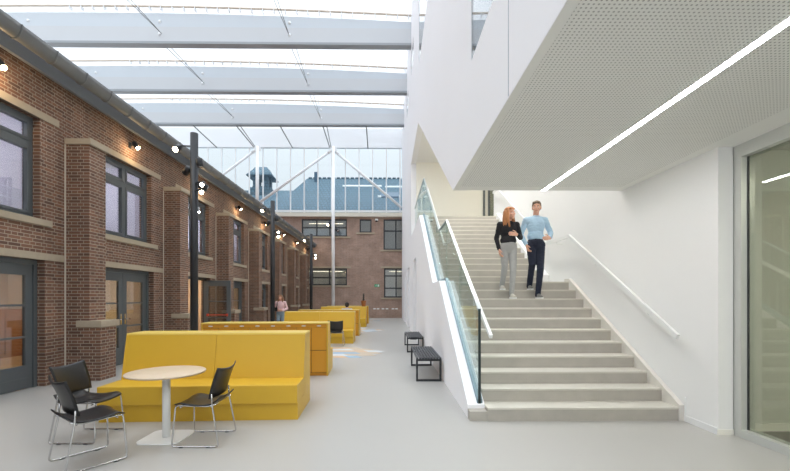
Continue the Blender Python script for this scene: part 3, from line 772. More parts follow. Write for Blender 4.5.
# ------------------------------------------------------------------ stairs
t = thing('staircase', 'wide grey concrete staircase with a landing halfway up', 'stairs', (2.45, Y0, 0))
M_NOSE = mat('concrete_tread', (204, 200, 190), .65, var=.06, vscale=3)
for i in range(10):
    y = Y0+i*TR
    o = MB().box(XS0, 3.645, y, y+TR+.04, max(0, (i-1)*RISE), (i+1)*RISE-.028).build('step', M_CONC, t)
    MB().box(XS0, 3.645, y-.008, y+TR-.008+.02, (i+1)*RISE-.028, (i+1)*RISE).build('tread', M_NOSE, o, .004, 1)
o = MB().box(XS0, 3.72, YL, YU+.05, ZL-.35, ZL-.028).build('landing', M_CONC, t)
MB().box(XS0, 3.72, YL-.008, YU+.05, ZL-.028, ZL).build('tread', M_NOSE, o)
for i in range(14):
    y = YU+i*TR; e = TR+.04 if i < 13 else 4.8
    z = ZL+(i+1)*RISE
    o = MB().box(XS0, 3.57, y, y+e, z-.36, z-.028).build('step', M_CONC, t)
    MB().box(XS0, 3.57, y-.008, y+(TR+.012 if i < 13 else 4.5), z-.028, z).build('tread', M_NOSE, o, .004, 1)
MB().box(3.57, 6.2, YT+.03, 17.7, ZT-.3, ZT-.001).build('upper_floor', M_NOSE, t)
# sloping side skirts
def nz(y): return RISE+(y-Y0)*RISE/TR
MB().prism([(Y0-.02, 0), (Y0-.02, .2), (YL, ZL+.06), (YL+.2, ZL+.06), (YL+.2, ZL-.1), (Y0+.3, 0)], 3.645, XS1-.012, 'x').build('side_skirt', mat('pale_concrete', (218, 214, 206), .7, var=.05, vscale=3), t)
MB().box(XS1-.014, XS1-.002, Y0-.04, Y0-.02, 0, .3).build('skirt_end', M_WPAINT, t)
MB().prism([(YU-.02, ZL), (YU-.02, ZL+.2), (YT, ZT+.1), (YT+.3, ZT+.1), (YT+.3, ZT-.3), (YU+.2, ZL-.1)], 3.57, XS1-.012, 'x').build('upper_side_skirt', M_WHITE2, t)
MB().box(XR, XS0, 5.0, 5.14, 0, .12).build('stringer_foot', M_CONC, t)

# glass balustrade on the left of the stairs
t = thing('glass_balustrade', 'glass balustrade with white handrail along the left of the stairs', 'balustrade', (1.17, 5.1, 0))
GX0, GX1 = 1.165, 1.185
HB = 1.2
def zs(y):
    if y < YL: return ZL+.02-(YL-y)*(ZL-.15)/(YL-5.14)
    if y < YU: return ZL+.02
    if y < YT: return ZL+.02+(y-YU)*(ZT-ZL)/(YT-YU)
    return ZT+.02
segs = [(5.16, 6.56), (6.58, YL), (YL+.015, YU), (YU+.015, 11.1), (11.12, YT), (YT+.015, 15.4), (15.42, 17.7)]
for a, b in segs:
    e = 1e-4
    poly = [(a, zs(a+e)), (b, zs(b-e)), (b, zs(b-e)+HB), (a, zs(a+e)+HB)]
    MB().prism(poly, GX0, GX1, 'x').build('glass_panel', M_GLASSB, t)
pth = [(5.16), YL, YU, YT, 17.7]
for a, b in zip(pth[:-1], pth[1:]):
    e = 1e-4
    MB().prism([(a, zs(a+e)+HB), (b, zs(b-e)+HB), (b, zs(b-e)+HB+.025), (a, zs(a+e)+HB+.025)], GX0-.012, GX1+.012, 'x').build('cap_rail', mat('rail_steel', (176, 186, 190), .3, .6), t)
    MB().prism([(a, zs(a+e)-.0), (b, zs(b-e)-.0), (b, zs(b-e)+.055), (a, zs(a+e)+.055)], GX0-.02, GX1+.03, 'x').build('base_channel', mat('channel_grey', (120, 140, 150), .4, .3), t)
MB().box(GX0-.006, GX1+.006, 5.145, 5.165, zs(5.16), zs(5.16)+HB+.02).build('end_profile', mat('dark_green_edge', (34, 48, 48), .3), t)
hx = 1.29
hp = [(5.02, nz(5.02)+.87), (YL, ZL+.87), (YU, ZL+.9), (YT, ZT+.9), (15.2, ZT+.9)]
h = MB()
for p, q in zip(hp[:-1], hp[1:]): h.bar((hx, p[0], p[1]), (hx, q[0], q[1]), .04, .05)
hr = h.build('handrail', M_WPAINT, t)
for y in (5.9, 7.4, 8.6, 10.2, 11.8):
    i = 0
    z = (nz(y)+.9 if y < YL else ZL+.9 if y < YU else ZL+.9+(y-YU)*(ZT-ZL)/(YT-YU))
    MB().tube([(GX1, y, z-.06), (hx, y, z-.06), (hx, y, z-.02)], .009, 6).build('bracket', M_CHROME, hr)
# wall handrail on the right
t = thing('handrail', 'white handrail on the right wall of the stairs', 'handrail', (3.64, 5, 1))
hx = 3.595
hp = [(4.93, 1.06), (7.92, 2.77), (9.08, 2.77), (YT, ZT+.9), (YT+.5, ZT+.9)]
h = MB()
for p, q in zip(hp[:-1], hp[1:]): h.bar((hx, p[0], p[1]), (hx, q[0], q[1]), .04, .065)
h.build('rail', M_WPAINT, t)
for y in (5.5, 6.9, 8.5, 10.2, 11.9):
    z = 1.06+(y-4.93)*1.71/2.99 if y < 7.92 else 2.77 if y < 9.08 else 2.77+(y-9.08)*(ZT+.9-2.77)/(YT-9.08)
    MB().tube([(XS1, y, z-.07), (hx, y, z-.07), (hx, y, z-.03)], .01, 6).build('bracket', M_WPAINT, t)

# ------------------------------------------------------------------ slatted benches
def make_bench():
    t = thing('slatted_bench', '', 'bench', (0, 0, 0), 'black slatted benches against the white wall')
    Wd, L, H = .47, 1.75, .44
    n = 9
    for i in range(n):
        x = -Wd/2+.022+i*(Wd-.044)/(n-1)
        MB().box(x-.018, x+.018, -L/2, L/2, H-.03, H).build('slat', mat('dark_slat', (66, 70, 76), .45), t, .003, 1)
    for s in (-1, 1):
        y = s*(L/2-.03)
        f = MB()
        f.box(-Wd/2, -Wd/2+.035, y-.025, y+.025, 0, H-.03); f.box(Wd/2-.035, Wd/2, y-.025, y+.025, 0, H-.03)
        f.box(-Wd/2+.035, Wd/2-.035, y-.025, y+.025, 0, .035); f.box(-Wd/2+.035, Wd/2-.035, y-.025, y+.025, H-.065, H-.03)
        f.build('leg_frame', M_BLACKM, t)
    for x in (-.12, .12): MB().box(x-.015, x+.015, -L/2+.06, L/2-.06, H-.055, H-.03).build('support_rail', M_BLACKM, t)
    MB().box(-.1, .1, -.1, .25, H-.16, H-.055).build('power_box', M_BLACK, t, .005)
    return t
b1 = make_bench(); b1['label'] = 'black slatted bench against the white wall, nearer to the stairs'; b1.location = (.745, 8.25, 0)
b2 = copy_tree(b1); b2['label'] = 'black slatted bench against the white wall, farther from the stairs'; b2.location = (.755, 12.15, 0)

# ------------------------------------------------------------------ yellow seating units
def make_unit():
    """2.4 m wide, seat faces -Y, lockers on the +Y side; local origin bottom centre of the seat front"""
    t = thing('seating_unit', '', 'seating unit', (0, 0, 0), 'yellow seating units with lockers')
    W = 1.22
    MB().box(-W, W, .035, .5, 0, .215).build('plinth', M_YEL, t)
    for a, b in ((-W, W),):
        MB().box(a, b, 0, .55, .215, .445).build('seat', M_YEL, t, .006)
    pr_ = [(.50, .445), (.60, 1.05), (1.0, 1.05), (1.0, .06), (.5, .06)]
    for a, b in ((-W+.025, -.002), (.002, W-.025)):
        MB().prism([(.485, .446), (.60, 1.03), (.625, 1.03), (.625, .446)], a, b, 'x').build('backrest', M_YEL, t)
    for sx in (-1, 1):
        MB().prism([(.48, .0), (.48, .446), (.595, 1.03), (1.02, 1.03), (1.02, .0)], sx*W, sx*(W-.025), 'x').build('side_panel', M_YEL, t)
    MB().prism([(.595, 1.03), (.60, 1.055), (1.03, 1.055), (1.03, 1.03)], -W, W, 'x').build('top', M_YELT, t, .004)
    MB().box(-W+.025, W-.025, .63, .985, .06, 1.03).build('carcass', mat('brown_carcass', (120, 82, 26), .5), t)
    MB().box(-W+.025, W-.025, .66, .97, 0, .06).build('locker_plinth', M_YELD, t)
    cw = (2*W-.05)/8
    rail = MB().box(-W+.025, W-.025, .985, 1.012, .955, 1.03).build('locker_rail', M_YELD, t)
    for i in range(8):
        x0 = -W+.025+i*cw
        MB().ball((x0+cw/2, 1.013, .99), (.045, .006, .014), 12, 6).build('number_plate', mat('plate_grey', (214, 212, 204), .4), rail)
        for z0, z1 in ((.07, .498), (.512, .948)):
            d = MB().box(x0+.006, x0+cw-.006, .985, 1.008, z0, z1).build('locker_door', M_YELD, t, .002, 1)
    return t
U = make_unit()
def place_unit(o, y, flip, lab, turn=0, dx=0):
    o['label'] = lab
    o.location = (-2.41+dx, y, 0); o.rotation_euler = (0, 0, (math.pi if flip else 0)+R(turn)); return o
place_unit(U, 5.01, False, 'large yellow bench with tall back nearest the camera, behind the round table', 2.2, .04)
u2 = place_unit(copy_tree(U), 7.86+1.02, True, 'yellow unit with amber lockers right behind the front yellow bench', 2.4, -.05)
u3 = place_unit(copy_tree(U), 13.43, False, 'yellow bench with a black chair before its seat, beside the girl in pink')
u4 = place_unit(copy_tree(U), 16.13+1.02, True, 'yellow locker unit with a seated dark haired person on its far side')
u5 = place_unit(copy_tree(U), 20.95, False, 'yellow bench far down the hall with a terracotta pot on top')
u6 = place_unit(copy_tree(U), 23.6+1.02, True, 'yellow locker unit farthest from the camera, near the back wall')

# pot on the far unit
t = thing('potted_plant', 'slim dark plant in an orange pot on the far yellow unit', 'plant', (-1.36, 21.87, 1.055))
MB().lathe([(.10, 0), (.14, .30), (.14, .33), (.12, .33)], (-1.36, 21.87, 1.055), 20).build('pot', mat('terracotta', (158, 98, 58), .7), t)
lf = MB()
for i in range(60):
    z = 1.38+random.random()*.38; a = random.random()*6.28; r = .09*(1-(z-1.38)*.8)
    d = Vector((math.cos(a), math.sin(a), random.uniform(-.1, .5))).normalized()
    p = Vector((-1.36, 21.87, z))
    s_ = d.cross(Vector((0, 0, 1))).normalized()*.022
    q = p+d*r
    lf.add([p, (p+q)/2+s_, q+Vector((0, 0, .03)), (p+q)/2-s_], [(0, 1, 2, 3)])
lf.build('leaves', mat('dark_leaf', (46, 56, 46), .6), t)
MB().tube([(-1.36, 21.87, 1.3), (-1.36, 21.87, 1.74)], .03, 8, r2=.012).build('stem', mat('dark_stem', (52, 48, 42), .7), t)

# ------------------------------------------------------------------ floor graphics
pal = [mat('paint_peach', (200, 172, 142), .6), mat('paint_white', (200, 204, 206), .6), mat('paint_blue', (142, 170, 192), .6), mat('paint_sand', (190, 174, 154), .6)]
def graphic(x0, x1, y0, y1, lab, seed):
    rnd = random.Random(seed)
    t = thing('floor_graphic', lab, 'floor marking', ((x0+x1)/2, (y0+y1)/2, 0), 'angular pastel floor graphics')
    rows = 6; dy = (y1-y0)/rows
    for j in range(rows):
        inset = (.55, .2, .05, .0, .25, .7)[j]
        x = x0+rnd.uniform(0, .3); xe = x1-inset; last = -1; sk = dy*.5
        ya, yb = y0+j*dy, y0+(j+1)*dy
        while x < xe-.1:
            wv = min(rnd.uniform(.35, .95), xe-x)
            c = rnd.choice([i for i in (0, 0, 1, 2, 3) if i != last]); last = c
            MB().prism([(x, ya), (x+wv, ya), (x+wv-sk, yb), (x-sk, yb)], .0, .0012, 'z').build('patch', pal[c], t)
            x += wv
graphic(-3.4, -.12, 10.3, 12.45, 'pastel angular floor graphic between the two nearest yellow seats', 3)
graphic(-3.2, -.15, 18.1, 19.9, 'pastel floor graphic in the middle distance beyond the seated person', 5)
graphic(-2.8, -.3, 26.2, 27.6, 'pastel floor graphic farthest away near the back wall', 8)

# ------------------------------------------------------------------ round table
tx, ty = -2.46, 4.46
t = thing('round_table', 'round pale oak cafe table on a white pedestal', 'table', (tx, ty, 0))
MB().lathe([(.37, .705), (.395, .712), (.40, .72), (.40, .728), (.396, .731)], (tx, ty, 0), 64).build('tabletop', M_WOODT, t)
MB().lathe([(.11, .695), (.11, .705)], (tx, ty, 0), 24).build('top_plate', M_WPAINT, t)
MB().lathe([(.041, .012), (.041, .7)], (tx, ty, 0), 28).build('column', M_WPAINT, t)
rs = []
for cx, cy, a0 in ((.14, .14, 0), (-.14, .14, 90), (-.14, -.14, 180), (.14, -.14, 270)):
    for i in range(7):
        a = R(a0+15*i); rs.append((tx+cx*1.0+.09*math.cos(a), ty+cy+.09*math.sin(a)))
MB().prism(rs, 0, .012, 'z').build('base_plate', M_WPAINT, t, .003)

# ------------------------------------------------------------------ chairs
def make_chair():
    """sled chair facing +X, origin on the floor at its middle"""
    t = thing('chair', '', 'chair', (0, 0, 0))
    # seat shell
    def shell(fn, nu, nv, th):
        mb = MB(); top = []; bot = []
        P = [[Vector(fn(i/nu, j/nv)) for j in range(nv+1)] for i in range(nu+1)]
        def nrm(i, j):
            a = P[min(i+1, nu)][j]-P[max(i-1, 0)][j]; b = P[i][min(j+1, nv)]-P[i][max(j-1, 0)]
            return a.cross(b).normalized()
        vs = [P[i][j] for i in range(nu+1) for j in range(nv+1)]+[P[i][j]-nrm(i, j)*th for i in range(nu+1) for j in range(nv+1)]
        M = (nu+1)*(nv+1); fs = []; I = lambda i, j: i*(nv+1)+j
        for i in range(nu):
            for j in range(nv):
                fs.append((I(i, j), I(i+1, j), I(i+1, j+1), I(i, j+1))); fs.append((M+I(i, j), M+I(i, j+1), M+I(i+1, j+1), M+I(i+1, j)))
        for i in range(nu):
            fs.append((I(i, 0), M+I(i, 0), M+I(i+1, 0), I(i+1, 0))); fs.append((I(i, nv), I(i+1, nv), M+I(i+1, nv), M+I(i, nv)))
        for j in range(nv):
            fs.append((I(0, j), I(0, j+1), M+I(0, j+1), M+I(0, j))); fs.append((I(nu, j), M+I(nu, j), M+I(nu, j+1), I(nu, j+1)))
        mb.add(vs, fs, True); return mb
    def seat(u, v):
        # u 0 rear .. 1 front, v across
        x = -.235+.47*u; y = (v-.5)*2
        hw = .225*(1-.10*(2*u-1)**4)*(.9+.1*min(1, u*3))
        z = .452-.03*math.sin(math.pi*min(1, u*1.15))-.03*max(0, (u-.75)/.25)**2+.05*max(0, (.22-u)/.22)**2+.012*y*y
        if u > .9: hw *= 1-.06*((u-.9)/.1)**2
        return (x, hw*y, z)
    shell(seat, 18, 12, .012).build('seat', M_BLACK, t)
    def back(u, v):
        # u 0 bottom .. 1 top
        y = (v-.5)*2
        hw = .228+.016*u
        z = .495+.295*u+.03*u*y*y
        x = -.145-.065*u-.04*u*u+.055*(y*y)*(.55+.1*u)-.03
        return (x, hw*y, z)
    shell(back, 12, 14, .012).build('backrest', M_BLACK, t)
    def bend(pts, r=.035, n=5):
        o = [Vector(pts[0])]
        for a, b, c in zip(pts[:-2], pts[1:-1], pts[2:]):
            a, b, c = Vector(a), Vector(b), Vector(c)
            p = b+(a-b).normalized()*r; q = b+(c-b).normalized()*r
            for i in range(n+1):
                s = i/n; o.append(p*(1-s)**2+b*2*s*(1-s)+q*s*s)
        o.append(Vector(pts[-1])); return o
    for s in (-1, 1):
        f = MB()
        f.tube(bend([(-.165, s*.222, .545), (-.17, s*.222, .44), (-.245, s*.24, .012), (.235, s*.24, .012), (.215, s*.20, .428), (-.12, s*.20, .415), (-.20, s*.19, .44)]), .0085, 10)
        f.build('side_frame', M_CHROME, t)
        g = MB(); g.box(-.16, -.12, s*.24-.008, s*.24+.008, 0, .012); g.box(.12, .16, s*.24-.008, s*.24+.008, 0, .012); g.build('glide', M_BLACK, t)
    c = MB(); c.tube([(.17, -.2, .405), (.17, .2, .405)], .0075, 8); c.tube([(-.15, -.2, .412), (-.15, .2, .412)], .0075, 8); c.build('cross_bar', M_CHROME, t)
    return t
ch = make_chair(); GR = 'black shell chairs on chrome sled frames'
def place_chair(o, x, y, ang, lab):
    o.location = (x, y, 0); o.rotation_euler = (0, 0, ang); o['label'] = lab; o['group'] = GR
place_chair(ch, -2.0, 4.39, math.pi, 'black chair with chrome sled legs on the right of the round table')
place_chair(copy_tree(ch), -2.85, 3.84, math.atan2(.8, .6), 'black chair with chrome sled legs nearest the camera, seen from behind')
place_chair(copy_tree(ch), -3.33, 4.49, 0, 'black chair with chrome sled legs at the left beside the yellow bench end')
place_chair(copy_tree(ch), -1.68, 12.92, math.pi/2, 'black chair far off, standing before the third yellow bench')

# ------------------------------------------------------------------ people
def remesh(mb, name, m, parent, vox, smooth=2, extra=None):
    me = mb.mesh('tmp', OFF[parent.name]); o = bpy.data.objects.new('tmp', me); COL.objects.link(o)
    r = o.modifiers.new('r', 'REMESH'); r.mode = 'VOXEL'; r.voxel_size = vox
    if smooth:
        s = o.modifiers.new('s', 'SMOOTH'); s.iterations = smooth; s.factor = .5
    dg = bpy.context.evaluated_depsgraph_get(); dg.update()
    me2 = bpy.data.meshes.new_from_object(o.evaluated_get(dg)); me2.name = name
    bpy.data.objects.remove(o); bpy.data.meshes.remove(me)
    if extra:
        for v in me2.vertices: v.co = extra(v.co)
    for p in me2.polygons: p.use_smooth = True
    me2.materials.clear(); me2.materials.append(m)
    ob = bpy.data.objects.new(name, me2); COL.objects.link(ob); ob.parent = parent; OFF[ob.name] = OFF[parent.name]
    return ob

def hand(mb, wrist, d, side, palm_n):
    """palm, four unequal curled fingers and a thumb; d = direction from wrist, side = thumb side, palm_n = palm facing"""
    d = Vector(d).normalized(); pn = Vector(palm_n); pn = (pn-d*pn.dot(d)).normalized(); sd = d.cross(pn).normalized()
    if sd.dot(Vector(side)) < 0: sd = -sd
    w_ = Vector(wrist)
    for k in (-1, 0, 1): mb.cap(w_+sd*k*.012, w_+d*.085+sd*k*.024, .017, .014, 8)
    for k, L in ((1.5, .070), (.5, .080), (-.5, .075), (-1.5, .058)):
        p = w_+d*.085+sd*k*.0205
        q = p+d*L*.5+pn*L*.12; r = q+d*L*.30+pn*L*.28; e = r+d*L*.1+pn*L*.25
        mb.cap(p, q, .0095, .009, 8); mb.cap(q, r, .009, .0082, 8); mb.cap(r, e, .0082, .0075, 8)
    p = w_+d*.03+sd*.03; q = p+sd*.03+d*.03+pn*.01; r = q+d*.032+sd*.008+pn*.012
    mb.cap(w_+d*.02+sd*.012, p, .015, .013, 8); mb.cap(p, q, .0125, .011, 8); mb.cap(q, r, .011, .009, 8)

def head(mb, c, yaw, pitch, s=1.0):
    Rm = Matrix.Rotation(yaw, 3, 'Z') @ Matrix.Rotation(pitch, 3, 'X')
    c = Vector(c)
    def P(x, y, z): return c+Rm @ (Vector((x, y, z))*s)
    mb.ball(P(0, .012, .03), (.077*s, .096*s, .092*s), 20, 14, Rm)           # skull
    mb.ball(P(0, -.022, -.032), (.061*s, .072*s, .085*s), 18, 12, Rm)        # face
    mb.ball(P(0, -.058, -.096), (.03*s, .026*s, .022*s), 12, 8, Rm)          # chin
    mb.cap(P(0, -.088, .008), P(0, -.112, -.032), .010*s, .015*s, 10)        # nose
    for k in (-1, 1):
        mb.ball(P(k*.014, -.096, -.036), .010*s, 8, 6)                       # nostril wing
        mb.ball(P(k*.078, .012, -.012), (.012*s, .022*s, .032*s), 10, 8, Rm) # ear
        mb.cap(P(k*.014, -.088, .02), P(k*.05, -.074, .022), .010*s, .008*s, 8)   # brow
        mb.cap(P(k*.020, -.0865, .0085), P(k*.042, -.080, .0085), .006*s, .006*s, 8)   # lid
        mb.ball(P(k*.04, -.066, -.035), (.024*s, .02*s, .022*s), 10, 8, Rm)  # cheek
    mb.cap(P(-.02, -.083, -.066), P(.02, -.083, -.066), .008*s, .008*s, 8)   # lips
    mb.cap(P(-.017, -.081, -.076), P(.017, -.081, -.076), .009*s, .009*s, 8)
    return P, Rm

def face_bits(P, t, s=1.0):
    for k in (-1, 1):
        e = MB().ball(P(k*.031, -.0805, -.001), .0098*s, 10, 8).build('eye', mat('eye_white', (232, 230, 226), .3), t)
        MB().ball(P(k*.031, -.0868, -.002), .0052*s, 8, 6).build('iris', mat('iris', (60, 52, 44), .3), e)

def shoe(mb, ank, toe, w_=.045):
    a = Vector(ank); tdir = Vector(toe)-a; tdir.z = 0; tdir.normalize()
    fl_ = a.z-.085
    heel = Vector((a.x, a.y, fl_))-tdir*.045
    def pt(d, z): v = heel+tdir*d; return Vector((v.x, v.y, fl_+z))
    mb.cap(pt(.03, .036), pt(.12, .036), .036, .036, 12); mb.cap(pt(.12, .034), pt(.215, .03), .040, .03, 12)
    mb.cap(pt(.05, .045), pt(.05, .095), .038, .042, 12); mb.cap(pt(.06, .07), pt(.17, .04), .036, .03, 12)
def sole(mb, ank, toe):
    a = Vector(ank); tdir = Vector(toe)-a; tdir.z = 0; tdir.normalize(); sd = Vector((-tdir.y, tdir.x, 0))
    fl_ = a.z-.085
    heel = Vector((a.x, a.y, fl_))-tdir*.045
    prof = [(-.01, .02), (.0, .034), (.1, .034), (.17, .043), (.22, .036), (.25, .012)]
    pts = [heel+tdir*d+sd*w_ for d, w_ in prof]+[heel+tdir*d-sd*w_ for d, w_ in reversed(prof)]
    mb.prism([(p.x, p.y) for p in pts], fl_, fl_+.022, 'z')

def person(lab, loc, J, clothes, hair, yaw=0, pitch=0, vox=.0065, hs=1.0, female=True, bare=False, handspec=None, detail=True):
    t = thing('person', lab, 'person', loc); L = Vector(loc)
    W = lambda k: L+Vector(J[k])
    sh = .92 if female else 1.0
    b = MB()
    P, Rm = head(b, W('head'), yaw, pitch, hs)
    hc = W('head')
    b.cap(W('neck')-Vector((0, 0, .04)), hc+Vector((0, .012, -.06)), .058*sh, .052*sh)
    # body beneath the clothes
    b.cap(W('pelvis'), W('chest'), .085, .10); b.cap(W('chest'), W('neck')-Vector((0, 0, .06)), .10, .06)
    for s in 'LR':
        b.cap(W('chest')+Vector((0, 0, .1)), W('sho'+s), .05, .045); b.cap(W('sho'+s), W('elb'+s), .04*sh, .033*sh); b.cap(W('elb'+s), W('wri'+s), .033*sh, .022*sh)
        b.cap(W('pelvis'), W('hip'+s), .075, .075); b.cap(W('hip'+s), W('kne'+s), .07, .048); b.cap(W('kne'+s), W('ank'+s), .048, .034)
        d, sd, pn = handspec[s]
        hand(b, W('wri'+s), d, sd, pn)
    body = remesh(b, 'body', M_SKIN, t, vox)
    face_bits(P, t, hs)
    # top
    tp = MB(); a = clothes['arm']
    pel, che, nec = W('pelvis'), W('chest'), W('neck')
    ux = (W('shoR')-W('shoL')).normalized() if (W('shoR')-W('shoL')).length else Vector((1, 0, 0))
    rot = Matrix.Rotation(math.atan2(ux.y, ux.x), 3, 'Z')
    wai = pel.lerp(che, .45)
    tw = clothes['torso']
    tp.ball(che+Vector((0, 0, .02)), (tw*1.0, tw*.68, .20), 20, 12, rot)
    tp.ball(wai, (tw*.88, tw*.66, .19), 20, 12, rot)
    if clothes.get('hem', True): tp.ball(pel+Vector((0, 0, clothes.get('hemz', .07)+.02)), (tw*.94, tw*.72, .12), 20, 12, rot)
    tp.cap(che+Vector((0, 0, .12)), nec-Vector((0, 0, .015)), .08, .062)
    for s in 'LR':
        tp.cap(nec-Vector((0, 0, .045)), W('sho'+s)+Vector((0, 0, -.005)), .062, .058*a)
        tp.cap(che+Vector((0, 0, .06)), W('sho'+s)-Vector((0, 0, .04)), .09, .055*a)
        tp.cap(W('sho'+s), W('elb'+s), .056*a, .047*a); tp.cap(W('elb'+s), W('elb'+s).lerp(W('wri'+s), .93), .047*a, .036*a)
    def crease(v):
        n_ = noise.noise(Vector((v.x*14, v.y*14, v.z*26)))+.5*noise.noise(Vector((v.x*30, v.y*30, v.z*40)))
        return v+Vector((v.x-(nec-L).x, v.y-(nec-L).y, 0)).normalized()*n_*.0055
    remesh(tp, clothes['top_name'], clothes['top'], t, vox*1.2, 3, crease)
    if clothes.get('collar'):
        c = MB(); nb = nec+Vector((0, -.0, .0))
        c.lathe([(.076, -.03), (.068, .004), (.062, .004), (.066, -.03)], nb, 20); c.build('collar', clothes['top'], t)
    if clothes.get('collar'):
        for k in (-1, 1):
            w_ = MB(); n0 = nec+Vector((k*.012, -.066, .0))
            w_.add([n0+Vector((0, 0, .012)), n0+Vector((k*.048, .03, .014)), n0+Vector((k*.055, .008, -.03)), n0+Vector((k*.012, -.022, -.052)),
                    n0+Vector((0, .006, .012)), n0+Vector((k*.048, .036, .014)), n0+Vector((k*.055, .014, -.03)), n0+Vector((k*.012, -.014, -.052))],
                   [(0, 1, 2, 3), (7, 6, 5, 4), (0, 4, 5, 1), (1, 5, 6, 2), (2, 6, 7, 3), (3, 7, 4, 0)])
            w_.build('collar_wing', clothes['top'], t)
    if clothes.get('belt'):
        bz_ = pel.z+.075; bl_ = MB()
        bl_.tube([(pel.x+tw*.965*math.cos(a), pel.y+tw*.80*math.sin(a), bz_) for a in [2*math.pi*i/28 for i in range(28)]], .017, 8, closed=True)
        bl_.build('belt', M_BLACK, t)
    # trousers
    tr = MB(); g = clothes.get('leg', 1.0)
    tr.ball(pel+Vector((0, 0, .0)), (tw*.93, tw*.74, .15), 20, 12, rot)
    for s in 'LR':
        tr.cap(pel, W('hip'+s), .1, .098*g); tr.cap(W('hip'+s), W('kne'+s), .093*g, .066*g); tr.cap(W('kne'+s), W('ank'+s)+Vector((0, 0, -.02)), .066*g, .052*g)
    def crease2(v):
        n_ = noise.noise(Vector((v.x*12, v.y*12, v.z*20+3)))+.5*noise.noise(Vector((v.x*26, v.y*26, v.z*36)))
        return v+Vector((0, -1, 0))*n_*.006
    remesh(tr, 'trousers', clothes['bottom'], t, vox*1.2, 3, crease2)
    bl = MB(); bl.lathe([(1, -.015), (1.02, 0), (1, .015)], (0, 0, 0), 24)
    for s in 'LR':
        m_ = MB(); shoe(m_, W('ank'+s), W('toe'+s))
        so = remesh(m_, 'shoe', clothes['shoe'], t, vox*.9, 2)
        sl = MB(); sole(sl, W('ank'+s), W('toe'+s)); sl.build('sole', clothes.get('sole', M_WPAINT), so)
    # hair
    h = MB()
    h.ball(P(0, .022, .048), (.084*hs, .096*hs, .086*hs), 20, 12, Rm)
    h.ball(P(0, .06, .0), (.076*hs, .06*hs, .085*hs), 16, 10, Rm)
    for k in (-1, 1): h.cap(P(k*.068, .0, .04), P(k*.07, .035, -.02), .02*hs, .018*hs)
    h.cap(P(-.05, -.062, .085), P(.05, -.062, .085), .022*hs, .022*hs)
    if hair == 'long':
        for k in range(-3, 4):
            x = k*.026
            p = P(x*1.05, .07-.25*abs(x), .03); q = P(x*1.25, .085-.3*abs(x), -.12); r = P(x*1.45, .085-.2*abs(x), -.30)
            h.cap(p, q, .034*hs, .036*hs); h.cap(q, r, .036*hs, .018*hs)
        for k in (-1, 1):
            h.cap(P(k*.07, -.015, .04), P(k*.088, -.012, -.1), .026*hs, .03*hs); h.cap(P(k*.088, -.012, -.1), P(k*.095, -.045, -.27), .032*hs, .016*hs)
            h.cap(P(k*.082, .03, .0), P(k*.1, .03, -.26), .032*hs, .02*hs)
    def wav(v):
        n_ = noise.noise(Vector((v.x*45, v.y*45, v.z*12)))
        d = (v-(hc-L)); d.z *= .3
        return v+d.normalized()*n_*.008
    remesh(h, 'hair', clothes['hair'], t, vox*1.1, 2, wav)
    # eyebrows, lips
    for k in (-1, 1): MB().cap(P(k*.018, -.097, .024), P(k*.048, -.083, .026), .004*hs, .003*hs, 6).build('eyebrow', clothes['hair'], t)
    l = MB(); l.cap(P(-.019, -.089, -.07), P(.019, -.089, -.07), .0065*hs, .0065*hs, 6); l.build('lips', mat('lips', (186, 110, 102), .5), t)
    return t, P

S9 = 9*RISE
# the woman on the stairs
Jw = dict(pelvis=(0, .0, 1.0), chest=(0, -.01, 1.29), neck=(.0, .0, 1.475), head=(.02, -.03, 1.635),
          shoL=(-.165, .0, 1.43), elbL=(-.215, .05, 1.16), wriL=(-.19, -.05, .94), shoR=(.165, .0, 1.43), elbR=(.23, -.02, 1.17), wriR=(.11, -.21, 1.20),
          hipL=(-.085, .0, .97), kneL=(-.075, -.03, .61), ankL=(-.085, .14, .17+.085), toeL=(-.10, -.06, .17),
          hipR=(.085, .0, .97), kneR=(.06, -.11, .53), ankR=(.045, -.06, .085), toeR=(.06, -.3, 0))
t_w, _ = person('woman with long ginger hair, black cardigan and grey jeans walking down the stairs', (2.31, 7.69, S9), Jw,
       dict(top=mat('black_knit', (34, 34, 38), .9), top_name='cardigan', torso=.165, arm=1.0, bottom=mat('grey_denim', (168, 168, 166), .85, var=.08), leg=.92,
            shoe=mat('cream_shoe', (200, 194, 182), .6), hair=mat('ginger_hair', (178, 120, 74), .6, var=.25, vscale=30), hemz=.1), 'long',
       yaw=R(38), pitch=R(-4), handspec={'L': ((.1, -.3, -1), (0, -1, 0), (1, 0, 0)), 'R': ((-1, -.15, .15), (0, 0, 1), (0, 1, 0))})
